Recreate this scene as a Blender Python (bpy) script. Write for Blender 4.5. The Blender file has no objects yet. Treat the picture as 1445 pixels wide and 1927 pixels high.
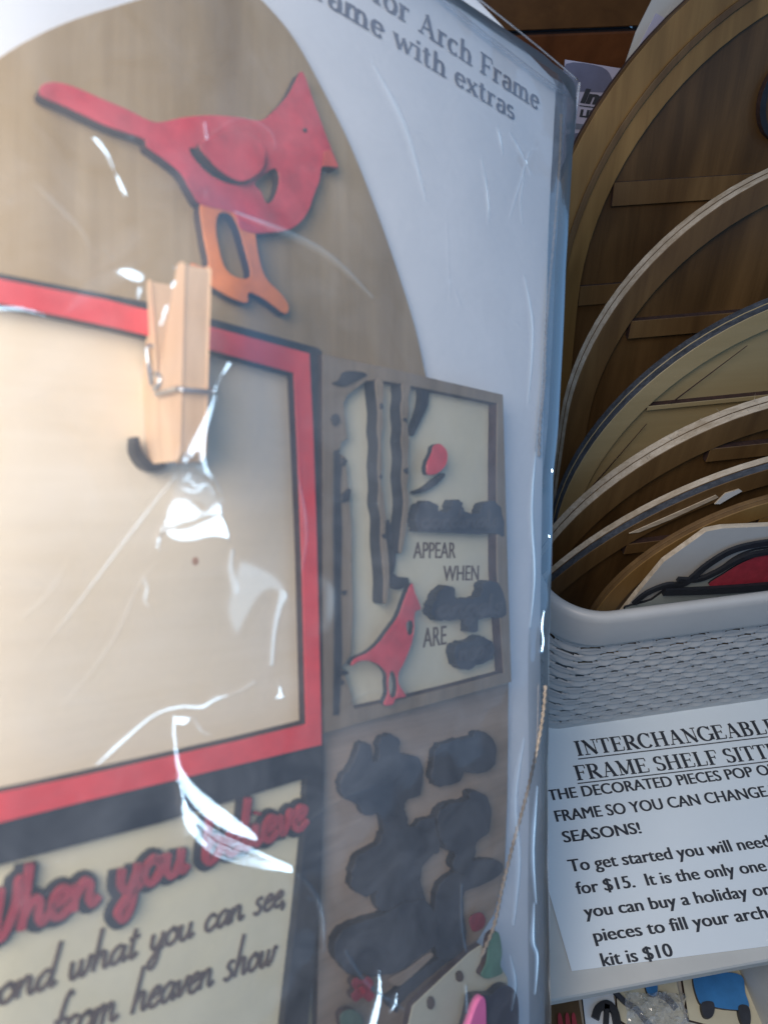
import bpy, math, random
import numpy as np
from mathutils import Vector, Matrix
from mathutils.geometry import tessellate_polygon
random.seed(4); rng = np.random.default_rng(4)
scn = bpy.context.scene
COL = scn.collection
# ------------------------------------------------------------------ camera
F = 1400.0; CX = 722.5; CY = 963.5            # focal length and centre for a 1445 x 1927 frame
CAM = np.array([0.0, 0.0, 0.62]); S2 = math.sqrt(.5)
EX = np.array([1.0, 0, 0]); EU = np.array([0, S2, S2]); EF = np.array([0, S2, -S2])
cd = bpy.data.cameras.new('camera'); cam = bpy.data.objects.new('camera', cd); COL.objects.link(cam)
cam.location = CAM; cam.rotation_euler = (math.radians(45), 0, 0)
cd.sensor_fit = 'VERTICAL'; cd.sensor_height = 24; cd.sensor_width = 18; cd.lens = F / 1927 * 24
cd.clip_start = .005; cd.clip_end = 50
cd.dof.use_dof = True; cd.dof.focus_distance = .42; cd.dof.aperture_fstop = 8.5
scn.camera = cam
def c2w(v): return EX * v[0] + EU * v[1] - EF * v[2]          # camera axes -> world axes
# ------------------------------------------------------------------ light
scn.view_settings.view_transform = 'Standard'; scn.view_settings.look = 'None'
scn.view_settings.exposure = 0; scn.view_settings.gamma = 1
w = bpy.data.worlds.new('World'); scn.world = w; w.use_nodes = True
bg = w.node_tree.nodes['Background']; bg.inputs[0].default_value = (.28, .58, 1.04, 1); bg.inputs[1].default_value = .35
def lamp(name, pos, target, size, power, color):
    l = bpy.data.lights.new(name, 'AREA'); l.shape = 'DISK'; l.size = size; l.energy = power; l.color = color
    o = bpy.data.objects.new(name, l); COL.objects.link(o); o.location = Vector(pos)
    o.rotation_euler = (Vector(target) - Vector(pos)).to_track_quat('-Z', 'Y').to_euler(); return o
PN = np.array([.66, 0.0, .751]); PN /= np.linalg.norm(PN)         # pack normal in camera axes
PB = np.array([0.0, 1.0, 0.0]); PA = np.cross(PB, PN); PK = .18
def cray(px, py): return np.array([(px - CX) / F, -(py - CY) / F, -1.0])
def chit(px, py, h=0.0):
    r = cray(px, py); return r * ((-PK + h) / (r @ PN))
def mirror(px, py):
    r = cray(px, py); r = r / np.linalg.norm(r); return r - 2 * (r @ PN) * PN
tgt = CAM + c2w(chit(500, 1000))
LS = chit(236, 525, .012) + 1.3 * mirror(236, 525)                # the small bright lamp that glints on the film
lamp('glint_lamp', CAM + c2w(LS), tgt, .11, .80, (.55, .78, 1.0))
lamp('key_lamp', CAM + c2w(np.array([-.42, .8, .9])), CAM + c2w(np.array([.1, -.05, -.4])),  .24, 1.25, (1, .96, .90))
lamp('warm_lamp', CAM + c2w(np.array([-.11, .09, .15])), CAM + c2w(np.array([-.1, -.02, -.2])), .27, 2.35, (1, .85, .72))
# ------------------------------------------------------------------ materials
def new_mat(name):
    m = bpy.data.materials.new(name); m.use_nodes = True
    return m, m.node_tree.nodes, m.node_tree.links, m.node_tree.nodes['Principled BSDF']
def noise(nt, lk, scale, detail=4, rough=.6, stretch=(1, 1, 1), dist=0):
    tc = nt.new('ShaderNodeTexCoord'); mp = nt.new('ShaderNodeMapping'); mp.inputs['Scale'].default_value = stretch
    n = nt.new('ShaderNodeTexNoise'); n.inputs['Scale'].default_value = scale; n.inputs['Detail'].default_value = detail
    n.inputs['Roughness'].default_value = rough; n.inputs['Distortion'].default_value = dist
    lk.new(tc.outputs['Object'], mp.inputs[0]); lk.new(mp.outputs[0], n.inputs['Vector']); return n
def ramp(nt, lk, src, stops):
    r = nt.new('ShaderNodeValToRGB'); e = r.color_ramp.elements
    while len(e) < len(stops): e.new(.5)
    for el, (p, c) in zip(e, stops): el.position = p; el.color = (*c, 1)
    lk.new(src, r.inputs[0]); return r
def mixc(nt, lk, a, b, fac, mode='MULTIPLY'):
    m = nt.new('ShaderNodeMix'); m.data_type = 'RGBA'; m.blend_type = mode
    if isinstance(fac, (int, float)): m.inputs[0].default_value = fac
    else: lk.new(fac, m.inputs[0])
    lk.new(a, m.inputs[6])
    if isinstance(b, tuple): m.inputs[7].default_value = (*b, 1)
    else: lk.new(b, m.inputs[7])
    return m.outputs[2]
def bump(nt, lk, bs, src, strength, dist=.001):
    b = nt.new('ShaderNodeBump'); b.inputs['Strength'].default_value = strength; b.inputs['Distance'].default_value = dist
    lk.new(src, b.inputs['Height']); lk.new(b.outputs[0], bs.inputs['Normal'])
def wood(name, c1, c2, scale=60, along=0, rough=.6, mott=None, bstr=.25):
    m, nt, lk, bs = new_mat(name)
    st = [1, 1, 1]; st[along] = .07
    n = noise(nt, lk, scale * 4, 6, .65, tuple(st), .4); r = ramp(nt, lk, n.outputs[0], [(.3, c1), (.7, c2)])
    n2 = noise(nt, lk, scale * .7, 3, .5, tuple([1 if i != along else .35 for i in range(3)]), .6)
    k = mott or (.68, .66, .62)
    r2 = ramp(nt, lk, n2.outputs[0], [(.32, k), (.62, (1, 1, 1))])
    c = mixc(nt, lk, r.outputs[0], r2.outputs[0], 1.0)
    lk.new(c, bs.inputs['Base Color']); bs.inputs['Roughness'].default_value = rough
    bump(nt, lk, bs, n.outputs[0], bstr, .0004); return m
def paint(name, c, rough=.5, var=.15, scale=150, bstr=.15, spec=.5):
    m, nt, lk, bs = new_mat(name)
    n = noise(nt, lk, scale, 5, .6, (1, 1, 1))
    r = ramp(nt, lk, n.outputs[0], [(.3, tuple(x * (1 - var) for x in c)), (.7, tuple(min(1, x * (1 + var)) for x in c))])
    lk.new(r.outputs[0], bs.inputs['Base Color']); bs.inputs['Roughness'].default_value = rough
    bs.inputs['Specular IOR Level'].default_value = spec
    bump(nt, lk, bs, n.outputs[0], bstr, .0003); return m
M = {}
M['arch_tan'] = wood('stained board wood', (.32, .23, .11), (.47, .36, .20), 22, 1, .55, (.62, .60, .56))
M['pale_wood'] = wood('pale basswood', (.82, .73, .56), (.87, .79, .63), 40, 0, .6, (.93, .91, .88))
M['pin_wood'] = wood('clothespin wood', (.74, .52, .33), (.82, .60, .40), 90, 1, .6, (.86, .82, .78))
M['grey_wood'] = wood('grey brown stained wood', (.20, .16, .11), (.29, .235, .165), 60, 1, .6)
M['letter_board'] = wood('weathered brown board', (.29, .23, .18), (.41, .33, .26), 50, 0, .6)
M['cream'] = paint('cream paint', (.60, .58, .44), .5, .06, 60)
M['ivory'] = paint('ivory sign paint', (.70, .67, .48), .5, .06, 60)
M['red'] = paint('bird red paint', (.60, .05, .075), .42, .26, 110, .4)
M['knot'] = paint('knot wood', (.46, .27, .17), .6, .2, 300)
M['frame_red'] = paint('frame red paint', (.80, .06, .07), .4, .12, 120)
M['dark_red'] = paint('lettering red paint', (.38, .03, .05), .5, .2, 200)
M['orange'] = paint('leg orange paint', (.82, .24, .05), .45, .18, 120)
M['beak'] = paint('beak paint', (.62, .09, .06), .45, .1, 150)
M['word_grey'] = paint('worn black lettering', (.05, .055, .07), .6, .3, 120)
M['burnt'] = paint('laser burnt edge', (.045, .022, .018), .8, .4, 300)
M['black'] = paint('black paint', (.014, .016, .022), .5, .3, 200)
M['black2'] = paint('soft black paint', (.030, .038, .055), .6, .3, 120)
M['card'] = paint('white card', (.76, .83, .90), .75, .015, 30, .05)
M['ink'] = paint('printed ink', (.03, .035, .045), .8, .2, 300, 0)
M['grey_ink'] = paint('grey printed ink', (.17, .20, .27), .8, .25, 300, 0)
M['brown_ink'] = paint('engraved brown', (.09, .055, .035), .8, .3, 300)
M['navy'] = paint('navy paint', (.02, .022, .05), .45, .2, 100)
M['dull_red'] = paint('dull red paint', (.26, .03, .05), .6, .3, 150)
M['dull_green'] = paint('dull green paint', (.07, .13, .10), .6, .3, 120)
M['pink'] = paint('pink paint', (.62, .16, .36), .5, .1, 100)
M['green'] = paint('green paint', (.10, .24, .17), .6, .3, 120)
M['basket'] = paint('grey basket plastic', (.47, .475, .465), .42, .03, 60, .05)
M['shelf'] = paint('white shelf laminate', (.56, .56, .52), .45, .04, 40, .05)
M['sheet'] = paint('sign paper', (.76, .83, .86), .8, .012, 25, .04)
M['dark_wood'] = wood('dark stained wood', (.085, .045, .014), (.155, .085, .030), 26, 1, .5, (.45, .42, .38))
M['gold_wood'] = wood('golden stained wood', (.25, .14, .042), (.34, .205, .068), 26, 1, .5, (.6, .58, .5))
M['mid_wood'] = wood('brown stained wood', (.13, .072, .026), (.21, .125, .048), 26, 1, .5, (.55, .5, .45))
M['olive'] = wood('olive cream painted wood', (.36, .285, .15), (.44, .355, .20), 12, 0, .5, (.85, .84, .8))
M['ply'] = wood('raw plywood edge', (.50, .42, .31), (.74, .65, .52), 120, 0, .8, (.7, .66, .6), .6)
M['dark_ply'] = wood('blackened plywood edge', (.035, .042, .055), (.10, .115, .14), 150, 0, .7, (.5, .5, .5), .6)
M['wall_wood'] = wood('red brown plank', (.085, .026, .006), (.16, .052, .014), 9, 2, .45, (.5, .45, .4))
M['wall_wood2'] = wood('brown plank', (.085, .036, .010), (.15, .068, .02), 9, 2, .5, (.5, .45, .4))
M['lilac'] = paint('lilac grey paper', (.42, .42, .55), .7, .05, 30)
M['slate'] = paint('slate print', (.13, .14, .22), .7, .1, 60)
M['grey_paper'] = paint('grey backing paper', (.48, .48, .46), .7, .05, 30)
M['sage'] = paint('pale sage paint', (.34, .38, .36), .6, .06, 60)
M['blue'] = paint('bright blue paint', (.035, .20, .50), .5, .15, 90)
M['twine'] = wood('jute twine', (.36, .31, .25), (.56, .49, .41), 500, 0, .9)
m, nt, lk, bs = new_mat('steel wire'); bs.inputs['Base Color'].default_value = (.62, .68, .74, 1); bs.inputs['Metallic'].default_value = 1
bs.inputs['Roughness'].default_value = .28; nn = noise(nt, lk, 900); bump(nt, lk, bs, nn.outputs[0], .2, .0002); M['steel'] = m
def film_mat(name, vec_attr, haze, boost):
    m, nt, lk, bs = new_mat(name); nt.remove(bs); out = nt['Material Output']
    tr = nt.new('ShaderNodeBsdfTransparent'); tr.inputs[0].default_value = (.965, .97, .98, 1)
    gl = nt.new('ShaderNodeBsdfGlossy'); gl.inputs['Color'].default_value = (1, 1, 1, 1)
    def mth(op, a, b=None):
        q = nt.new('ShaderNodeMath'); q.operation = op
        for i_, v_ in enumerate((a, b)):
            if v_ is None: continue
            if isinstance(v_, (int, float)): q.inputs[i_].default_value = v_
            else: lk.new(v_, q.inputs[i_])
        return q.outputs[0]
    ge = nt.new('ShaderNodeNewGeometry'); dt = nt.new('ShaderNodeVectorMath'); dt.operation = 'DOT_PRODUCT'
    lk.new(ge.outputs['Normal'], dt.inputs[0]); lk.new(ge.outputs['Incoming'], dt.inputs[1])
    c1 = mth('SUBTRACT', 1.0, mth('ABSOLUTE', dt.outputs['Value'])); fres = mth('ADD', mth('MULTIPLY', mth('POWER', c1, 3.8), .8), .042)
    mu = nt.new('ShaderNodeMath'); mu.operation = 'MULTIPLY'; mu.inputs[1].default_value = boost; mu.use_clamp = True
    lk.new(fres, mu.inputs[0])
    df = nt.new('ShaderNodeBsdfDiffuse'); df.inputs[0].default_value = (.80, .89, 1, 1)
    n = noise(nt, lk, 55, 5, .6, (1, 1, 1), .8); n2 = noise(nt, lk, 700, 2, .5)
    hz = nt.new('ShaderNodeMapRange'); hz.inputs['From Min'].default_value = .3; hz.inputs['From Max'].default_value = .75
    hz.inputs['To Min'].default_value = haze * .55; hz.inputs['To Max'].default_value = haze * 1.5
    lk.new(n.outputs[0], hz.inputs[0])
    b = nt.new('ShaderNodeBump'); b.inputs['Strength'].default_value = .07; b.inputs['Distance'].default_value = .0006
    lk.new(n.outputs[0], b.inputs['Height'])
    if vec_attr:
        at = nt.new('ShaderNodeAttribute'); at.attribute_name = 'fold_normal'
        vt = nt.new('ShaderNodeVectorTransform'); vt.vector_type = 'NORMAL'; vt.convert_from = 'OBJECT'; vt.convert_to = 'WORLD'
        lk.new(at.outputs['Vector'], vt.inputs[0]); lk.new(vt.outputs[0], b.inputs['Normal'])
        ar = nt.new('ShaderNodeAttribute'); ar.attribute_name = 'roughness'; lk.new(ar.outputs['Fac'], gl.inputs['Roughness'])
    else: gl.inputs['Roughness'].default_value = .08
    lk.new(b.outputs[0], gl.inputs['Normal'])
    g2 = nt.new('ShaderNodeBsdfGlossy'); g2.inputs['Color'].default_value = (1, 1, 1, 1); g2.inputs['Roughness'].default_value = .36; lk.new(b.outputs[0], g2.inputs['Normal'])
    mg = nt.new('ShaderNodeMixShader'); mg.inputs[0].default_value = .34; lk.new(gl.outputs[0], mg.inputs[1]); lk.new(g2.outputs[0], mg.inputs[2])
    m1 = nt.new('ShaderNodeMixShader'); m2 = nt.new('ShaderNodeMixShader')
    lk.new(hz.outputs[0], m1.inputs[0]); lk.new(tr.outputs[0], m1.inputs[1]); lk.new(df.outputs[0], m1.inputs[2])
    lk.new(mu.outputs[0], m2.inputs[0]); lk.new(m1.outputs[0], m2.inputs[1]); lk.new(mg.outputs[0], m2.inputs[2])
    lk.new(m2.outputs[0], out.inputs['Surface']); return m
M['film'] = film_mat('clear shrink film', True, .09, 2.2)
M['film3'] = film_mat('milky back film', False, .42, 2.0)
M['film2'] = film_mat('clear film seam', False, .20, 2.0)
# ------------------------------------------------------------------ mesh helpers
def tag(o, label=None, cat=None, group=None, kind=None):
    for k, v in (('label', label), ('category', cat), ('group', group), ('kind', kind)):
        if v: o[k] = v
    return o
def mesh_obj(name, verts, faces, mats, parent=None, slots=None, smooth=False, matrix=None):
    me = bpy.data.meshes.new(name); me.from_pydata([tuple(v) for v in verts], [], faces); me.update()
    for m_ in (mats if isinstance(mats, (list, tuple)) else [mats]): me.materials.append(M[m_])
    if slots is not None: me.polygons.foreach_set('material_index', slots)
    if smooth: me.polygons.foreach_set('use_smooth', [True] * len(me.polygons))
    o = bpy.data.objects.new(name, me); COL.objects.link(o)
    if matrix is not None: o.matrix_world = matrix
    if parent is not None: o.parent = parent
    return o
def empty(name, matrix=None):
    o = bpy.data.objects.new(name, None); COL.objects.link(o); o.empty_display_size = .01
    if matrix is not None: o.matrix_world = matrix
    return o
def catmull(pts, n=6, closed=True):
    P = [np.array(p, float) for p in pts]; L = len(P); out = []
    rngi = range(L) if closed else range(L - 1)
    for i in rngi:
        if closed: p0, p1, p2, p3 = P[i - 1], P[i], P[(i + 1) % L], P[(i + 2) % L]
        else: p0, p1, p2, p3 = P[max(i - 1, 0)], P[i], P[i + 1], P[min(i + 2, L - 1)]
        for k in range(n):
            t = k / n
            out.append(.5 * ((2 * p1) + (-p0 + p2) * t + (2 * p0 - 5 * p1 + 4 * p2 - p3) * t * t + (-p0 + 3 * p1 - 3 * p2 + p3) * t ** 3))
    if not closed: out.append(P[-1])
    return out
def area2(l): return sum(l[i - 1][0] * l[i][1] - l[i][0] * l[i - 1][1] for i in range(len(l)))
def prism(name, loops, z0, z1, mats, parent=None, matrix=None, bev=0.0):
    """an extruded outline with holes: top gets slot 0, sides slot 1; bev cuts a small chamfer at the top rim"""
    loops = [[(float(p[0]), float(p[1])) for p in l] for l in loops]
    for i, l in enumerate(loops):
        if (area2(l) > 0) != (i == 0): l.reverse()
    V = []; Fc = []; S = []
    tri = tessellate_polygon([[Vector((x, y, 0)) for x, y in l] for l in loops])
    flat = [p for l in loops for p in l]; n = len(flat)
    top = list(flat)
    if bev > 0:
        top = []
        for l in loops:
            L = len(l)
            for i in range(L):
                a, b, c = np.array(l[i - 1]), np.array(l[i]), np.array(l[(i + 1) % L])
                d1 = b - a; d2 = c - b; d1 /= np.linalg.norm(d1) + 1e-12; d2 /= np.linalg.norm(d2) + 1e-12
                nn = np.array([-d1[1] - d2[1], d1[0] + d2[0]]); ln = np.linalg.norm(nn)
                if ln < 1e-6: nn = np.array([-d1[1], d1[0]]); ln = 1
                nn /= ln; top.append(tuple(b + nn * bev))
    V += [(x, y, z0) for x, y in flat] + [(x, y, z1 - bev) for x, y in flat]
    if bev > 0: V += [(x, y, z1) for x, y in top]
    t = (2 if bev > 0 else 1) * n
    for a, b, c in tri:
        A, B_, C_ = top[a], top[b], top[c]
        if (B_[0] - A[0]) * (C_[1] - A[1]) - (B_[1] - A[1]) * (C_[0] - A[0]) < 0: b, c = c, b
        Fc.append((a + t, b + t, c + t)); S.append(0); Fc.append((a, c, b)); S.append(1)
    k = 0
    for l in loops:
        L = len(l)
        for i in range(L):
            j = (i + 1) % L
            Fc.append((k + i, k + j, n + k + j, n + k + i)); S.append(1)
            if bev > 0: Fc.append((n + k + i, n + k + j, 2 * n + k + j, 2 * n + k + i)); S.append(0)
        k += L
    ms = list(mats) if isinstance(mats, (list, tuple)) else [mats, mats]
    return mesh_obj(name, V, Fc, ms, parent, S, False, matrix)
def box(name, lo, hi, mat, parent=None, matrix=None, bev=0.0):
    return prism(name, [[(lo[0], lo[1]), (hi[0], lo[1]), (hi[0], hi[1]), (lo[0], hi[1])]], lo[2], hi[2], mat, parent, matrix, bev)
def tube(name, pts, rad, mat, parent=None, matrix=None, sides=8, twist=0.0):
    P = [np.array(p, float) for p in pts]; V = []; Fc = []; acc = 0
    for i, p in enumerate(P):
        t = P[min(i + 1, len(P) - 1)] - P[max(i - 1, 0)]; t /= np.linalg.norm(t) + 1e-12
        u = np.cross(t, (0, 0, 1.0)); 
        if np.linalg.norm(u) < .05: u = np.cross(t, (0, 1.0, 0))
        u /= np.linalg.norm(u); v = np.cross(t, u)
        if i: acc += np.linalg.norm(P[i] - P[i - 1])
        r0 = rad[i] if hasattr(rad, '__len__') else rad
        for k in range(sides):
            a = 2 * math.pi * k / sides
            r = r0 * (1 + (.38 * math.cos(2 * (a - acc * twist)) if twist else 0))
            V.append(p + u * math.cos(a) * r + v * math.sin(a) * r)
    for i in range(len(P) - 1):
        for k in range(sides):
            a = i * sides + k; b = i * sides + (k + 1) % sides; Fc.append((a, b, b + sides, a + sides))
    Fc.append(tuple(range(sides - 1, -1, -1))); Fc.append(tuple(range((len(P) - 1) * sides, len(P) * sides)))
    return mesh_obj(name, V, Fc, mat, parent, None, True, matrix)
# ------------------------------------------------------------------ lettering
def strip(pts, wid, z, dz, V, Fc):
    """one pen stroke as a ribbon with rounded ends, raised by dz"""
    P = [np.array(p, float) for p in pts]; n = len(P); Lp = []; Rp = []
    for i in range(n):
        t = P[min(i + 1, n - 1)] - P[max(i - 1, 0)]; t /= np.linalg.norm(t) + 1e-12
        nn = np.array([-t[1], t[0]]); wd = wid[i] if hasattr(wid, '__len__') else wid
        Lp.append(P[i] + nn * wd / 2); Rp.append(P[i] - nn * wd / 2)
    k = len(V)
    for a, b in zip(Lp, Rp): V += [(a[0], a[1], z + dz), (b[0], b[1], z + dz), (a[0], a[1], z), (b[0], b[1], z)]
    for i in range(n - 1):
        a = k + 4 * i; b = a + 4
        Fc += [(a, a + 1, b + 1, b), (a + 2, a, b, b + 2), (a + 1, a + 3, b + 3, b + 1)]
    Fc += [(k, k + 2, k + 3, k + 1), (k + 4 * (n - 1), k + 4 * (n - 1) + 1, k + 4 * (n - 1) + 3, k + 4 * (n - 1) + 2)]
def arc(cx, cy, rx, ry, a0, a1, n=12): return [(cx + rx * math.cos(math.radians(a0 + (a1 - a0) * i / n)), cy + ry * math.sin(math.radians(a0 + (a1 - a0) * i / n))) for i in range(n + 1)]
TK, TN = .155, .052
def st(x, y0, y1, s0=1, s1=1):
    L = [([(x, y0), (x, y1)], TK)]
    if s0: L.append(([(x - .16, y0 + .025), (x + .16, y0 + .025)], TN))
    if s1: L.append(([(x - .16, y1 - .025), (x + .16, y1 - .025)], TN))
    return L
def cur(pts):
    n = len(pts); W = []
    for i in range(n):
        a = np.array(pts[max(i - 1, 0)]); b = np.array(pts[min(i + 1, n - 1)]); t = (b - a) / (np.linalg.norm(b - a) + 1e-9)
        W.append(TN + (TK - TN) * abs(t[1]) ** 1.6)
    return [(pts, W)]
SERIF = {
 'I': (.42, st(.21, 0, 1)),
 'N': (.88, [([(.2, 0), (.2, 1)], TN), ([(.15, .98), (.72, .02)], TK), ([(.72, 0), (.72, 1)], TN), ([(.06, .025), (.34, .025)], TN), ([(.04, .975), (.26, .975)], TN), ([(.58, .975), (.86, .975)], TN)]),
 'T': (.74, st(.37, 0, 1, 1, 0) + [([(.05, .97), (.69, .97)], TN), ([(.06, .97), (.04, .74)], TN), ([(.68, .97), (.70, .74)], TN)]),
 'E': (.74, st(.2, 0, 1) + [([(.2, .97), (.64, .97)], TN), ([(.2, .51), (.52, .51)], TN), ([(.2, .03), (.66, .03)], TN), ([(.64, .97), (.65, .76)], TN), ([(.66, .03), (.70, .26)], TN), ([(.52, .40), (.52, .62)], TN)]),
 'R': (.82, st(.2, 0, 1) + cur([(.2, .97), (.4, .97)] + arc(.4, .74, .2, .23, 80, -80) + [(.2, .5)]) + [([(.38, .5), (.72, .03)], TK), ([(.66, .025), (.84, .025)], TN)]),
 'C': (.82, cur(arc(.44, .5, .34, .49, 40, 320, 20)) + [([(.72, .98), (.72, .68)], TN)]),
 'H': (.92, st(.2, 0, 1) + st(.72, 0, 1) + [([(.2, .5), (.72, .5)], TN)]),
 'A': (.86, [([(.16, .02), (.43, 1)], TN), ([(.41, 1), (.70, .02)], TK), ([(.24, .35), (.6, .35)], TN), ([(.04, .025), (.28, .025)], TN), ([(.54, .025), (.86, .025)], TN)]),
 'G': (.88, cur(arc(.46, .5, .36, .49, 40, 340, 20)) + [([(.76, .98), (.76, .7)], TN), ([(.79, .05), (.79, .42)], TK * .9), ([(.62, .42), (.92, .42)], TN)]),
 'B': (.78, st(.2, 0, 1) + cur([(.2, .97), (.38, .97)] + arc(.38, .75, .19, .22, 80, -80) + [(.2, .52)]) + cur([(.2, .52), (.4, .52)] + arc(.4, .27, .22, .245, 80, -80) + [(.2, .03)])),
 'L': (.72, st(.2, 0, 1) + [([(.2, .03), (.64, .03)], TN), ([(.64, .03), (.68, .3)], TN)]),
 'F': (.68, st(.2, 0, 1) + [([(.2, .97), (.62, .97)], TN), ([(.2, .5), (.5, .5)], TN), ([(.62, .97), (.64, .74)], TN), ([(.5, .4), (.5, .61)], TN)]),
 'M': (1.06, [([(.2, 0), (.2, 1)], TN), ([(.17, .98), (.5, .05)], TK), ([(.5, .05), (.84, .98)], TN)] + st(.86, 0, 1) + [([(.06, .025), (.34, .025)], TN), ([(.04, .975), (.24, .975)], TN)]),
 'S': (.62, cur(arc(.31, .74, .2, .23, 30, 235, 12) + arc(.31, .26, .22, .23, 60, -150, 12)) + [([(.49, .97), (.49, .74)], TN), ([(.1, .03), (.1, .28)], TN)]),
 'f': (.42, st(.18, 0, .86, 1, 0) + cur([(.18, .84)] + arc(.33, .84, .15, .15, 170, 50, 6)) + [([(.03, .65), (.36, .65)], TN)]),
 'o': (.62, cur(arc(.31, .33, .22, .32, 0, 360, 22))),
 'r': (.5, st(.17, 0, .67, 1, 0) + cur(arc(.34, .5, .15, .15, 170, 40, 8)) + [([(.04, .65), (.17, .65)], TN)]),
 'c': (.55, cur(arc(.31, .33, .22, .32, 45, 315, 16))),
 'h': (.7, st(.17, 0, 1.02, 1, 0) + cur([(.17, .45)] + arc(.36, .45, .16, .2, 160, 10, 8)) + st(.53, 0, .5, 1, 0)),
 'a': (.56, cur(arc(.28, .47, .17, .18, 160, 0, 8)) + [([(.45, .5), (.45, .04)], TK), ([(.45, .04), (.56, .04)], TN)] + cur(arc(.27, .18, .17, .18, 70, 340, 12))),
 'm': (1.02, st(.17, 0, .67, 1, 0) + cur([(.17, .45)] + arc(.34, .45, .15, .2, 160, 10, 8)) + st(.51, 0, .5, 1, 0) + cur([(.51, .45)] + arc(.68, .45, .15, .2, 160, 10, 8)) + st(.85, 0, .5, 1, 0)),
 'e': (.58, [([(.12, .36), (.5, .36)], TN)] + cur(arc(.31, .33, .2, .32, 5, 320, 18))),
 'w': (.9, [([(.1, .64), (.3, .03)], TK), ([(.3, .03), (.46, .64)], TN), ([(.44, .64), (.63, .03)], TK), ([(.63, .03), (.8, .64)], TN), ([(.0, .64), (.24, .64)], TN), ([(.7, .64), (.92, .64)], TN)]),
 'i': (.36, st(.18, 0, .67, 1, 0) + [([(.18, .83), (.18, .97)], TK), ([(.04, .65), (.18, .65)], TN)]),
 't': (.42, [([(.18, .88), (.18, .08)], TK), ([(.03, .65), (.36, .65)], TN)] + cur(arc(.29, .12, .1, .1, 190, 320, 6))),
 'x': (.62, [([(.1, .64), (.5, .03)], TK), ([(.5, .64), (.1, .03)], TN), ([(.02, .64), (.24, .64)], TN), ([(.38, .64), (.58, .64)], TN), ([(.02, .03), (.24, .03)], TN), ([(.38, .03), (.62, .03)], TN)]),
 's': (.48, cur(arc(.24, .47, .14, .17, 30, 235, 10) + arc(.24, .17, .16, .16, 60, -150, 10))),
 ' ': (.34, []),
}
def sk(*P): return catmull(P, 5, False)
SCRIPT = {
 'a': (1.0, [[(.8, .8), (.5, 1), (.15, .7), (.1, .25), (.35, 0), (.65, .3), (.84, .92)], [(.84, .95), (.78, .3), (.9, .02), (1.08, .25)]]),
 'b': (.95, [[(.15, 2.1), (.13, 1), (.14, .1), (.45, 0), (.78, .35), (.7, .85), (.4, .95), (.16, .6)]]),
 'c': (.85, [[(.75, .8), (.45, 1), (.12, .6), (.18, .15), (.45, 0), (.88, .3)]]),
 'd': (1.0, [[(.8, .8), (.5, 1), (.15, .7), (.1, .25), (.35, 0), (.65, .3), (.85, .9)], [(.95, 2.4), (.84, 1.2), (.78, .3), (.9, .02), (1.08, .25)]]),
 'e': (.8, [[(.1, .45), (.6, .65), (.65, .92), (.4, 1), (.12, .6), (.18, .12), (.5, 0), (.86, .3)]]),
 'f': (.7, [[(.75, 2.1), (.55, 2.3), (.38, 1.6), (.3, .3), (.2, -.9)], [(.05, .95), (.7, 1)]]),
 'h': (1.0, [[(.2, 2.4), (.16, 1), (.12, 0)], [(.13, .4), (.4, .95), (.66, .9), (.68, .3), (.8, .02), (1.05, .25)]]),
 'i': (.5, [[(.15, .95), (.14, .3), (.25, .02), (.5, .25)], [(.18, 1.4), (.2, 1.5)]]),
 'l': (.55, [[(.2, 2.3), (.15, 1), (.16, .2), (.3, .0), (.55, .25)]]),
 'm': (1.5, [[(.12, 1), (.12, 0)], [(.12, .5), (.35, .97), (.55, .85), (.56, 0)], [(.56, .5), (.8, .97), (1.02, .85), (1.05, .3), (1.2, .02), (1.5, .25)]]),
 'n': (1.0, [[(.12, 1), (.12, 0)], [(.12, .45), (.4, .97), (.64, .88), (.66, .3), (.8, .02), (1.05, .25)]]),
 'o': (.9, [[(.45, 1), (.12, .7), (.12, .25), (.42, 0), (.75, .3), (.72, .8), (.45, 1), (.6, .8), (.95, .85)]]),
 'r': (.75, [[(.12, 1), (.14, .5), (.12, 0)], [(.13, .5), (.35, .95), (.7, .9)]]),
 's': (.75, [[(.62, .95), (.35, 1), (.2, .75), (.5, .45), (.55, .15), (.3, -.02), (.08, .15)]]),
 't': (.7, [[(.35, 1.7), (.3, 1), (.28, .2), (.42, .0), (.7, .25)], [(.05, 1.15), (.65, 1.22)]]),
 'u': (1.0, [[(.12, .98), (.12, .3), (.3, 0), (.55, .1), (.72, .5)], [(.74, .98), (.72, .3), (.85, .02), (1.05, .25)]]),
 'v': (.8, [[(.1, .95), (.3, .05), (.55, .5), (.65, .95), (.85, .9)]]),
 'w': (1.3, [[(.1, .98), (.14, .2), (.35, 0), (.6, .4), (.62, .95)], [(.62, .9), (.66, .2), (.85, 0), (1.08, .45), (1.1, .98), (1.3, .85)]]),
 'W': (1.7, [[(.1, 1.7), (.3, 1.9), (.36, 1.2), (.34, .2), (.6, .02), (.95, .8), (1.0, 1.8)], [(1.0, 1.7), (.98, .3), (1.2, .02), (1.55, .9), (1.6, 1.9), (1.8, 1.7)]]),
 'y': (.95, [[(.12, .98), (.12, .35), (.3, .05), (.55, .2), (.72, .6)], [(.76, .98), (.7, .2), (.6, -.7), (.35, -1.1), (.1, -.8), (.4, -.3), (.95, .15)]]),
 'g': (.95, [[(.72, .85), (.45, 1), (.12, .6), (.2, .1), (.5, .1), (.72, .6)], [(.76, .98), (.7, .2), (.6, -.7), (.35, -1.1), (.1, -.8), (.4, -.3), (.95, .15)]]),
 ',': (.4, [[(.15, .1), (.12, -.1), (.02, -.35)]]),
 ' ': (.75, []),
}
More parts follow.
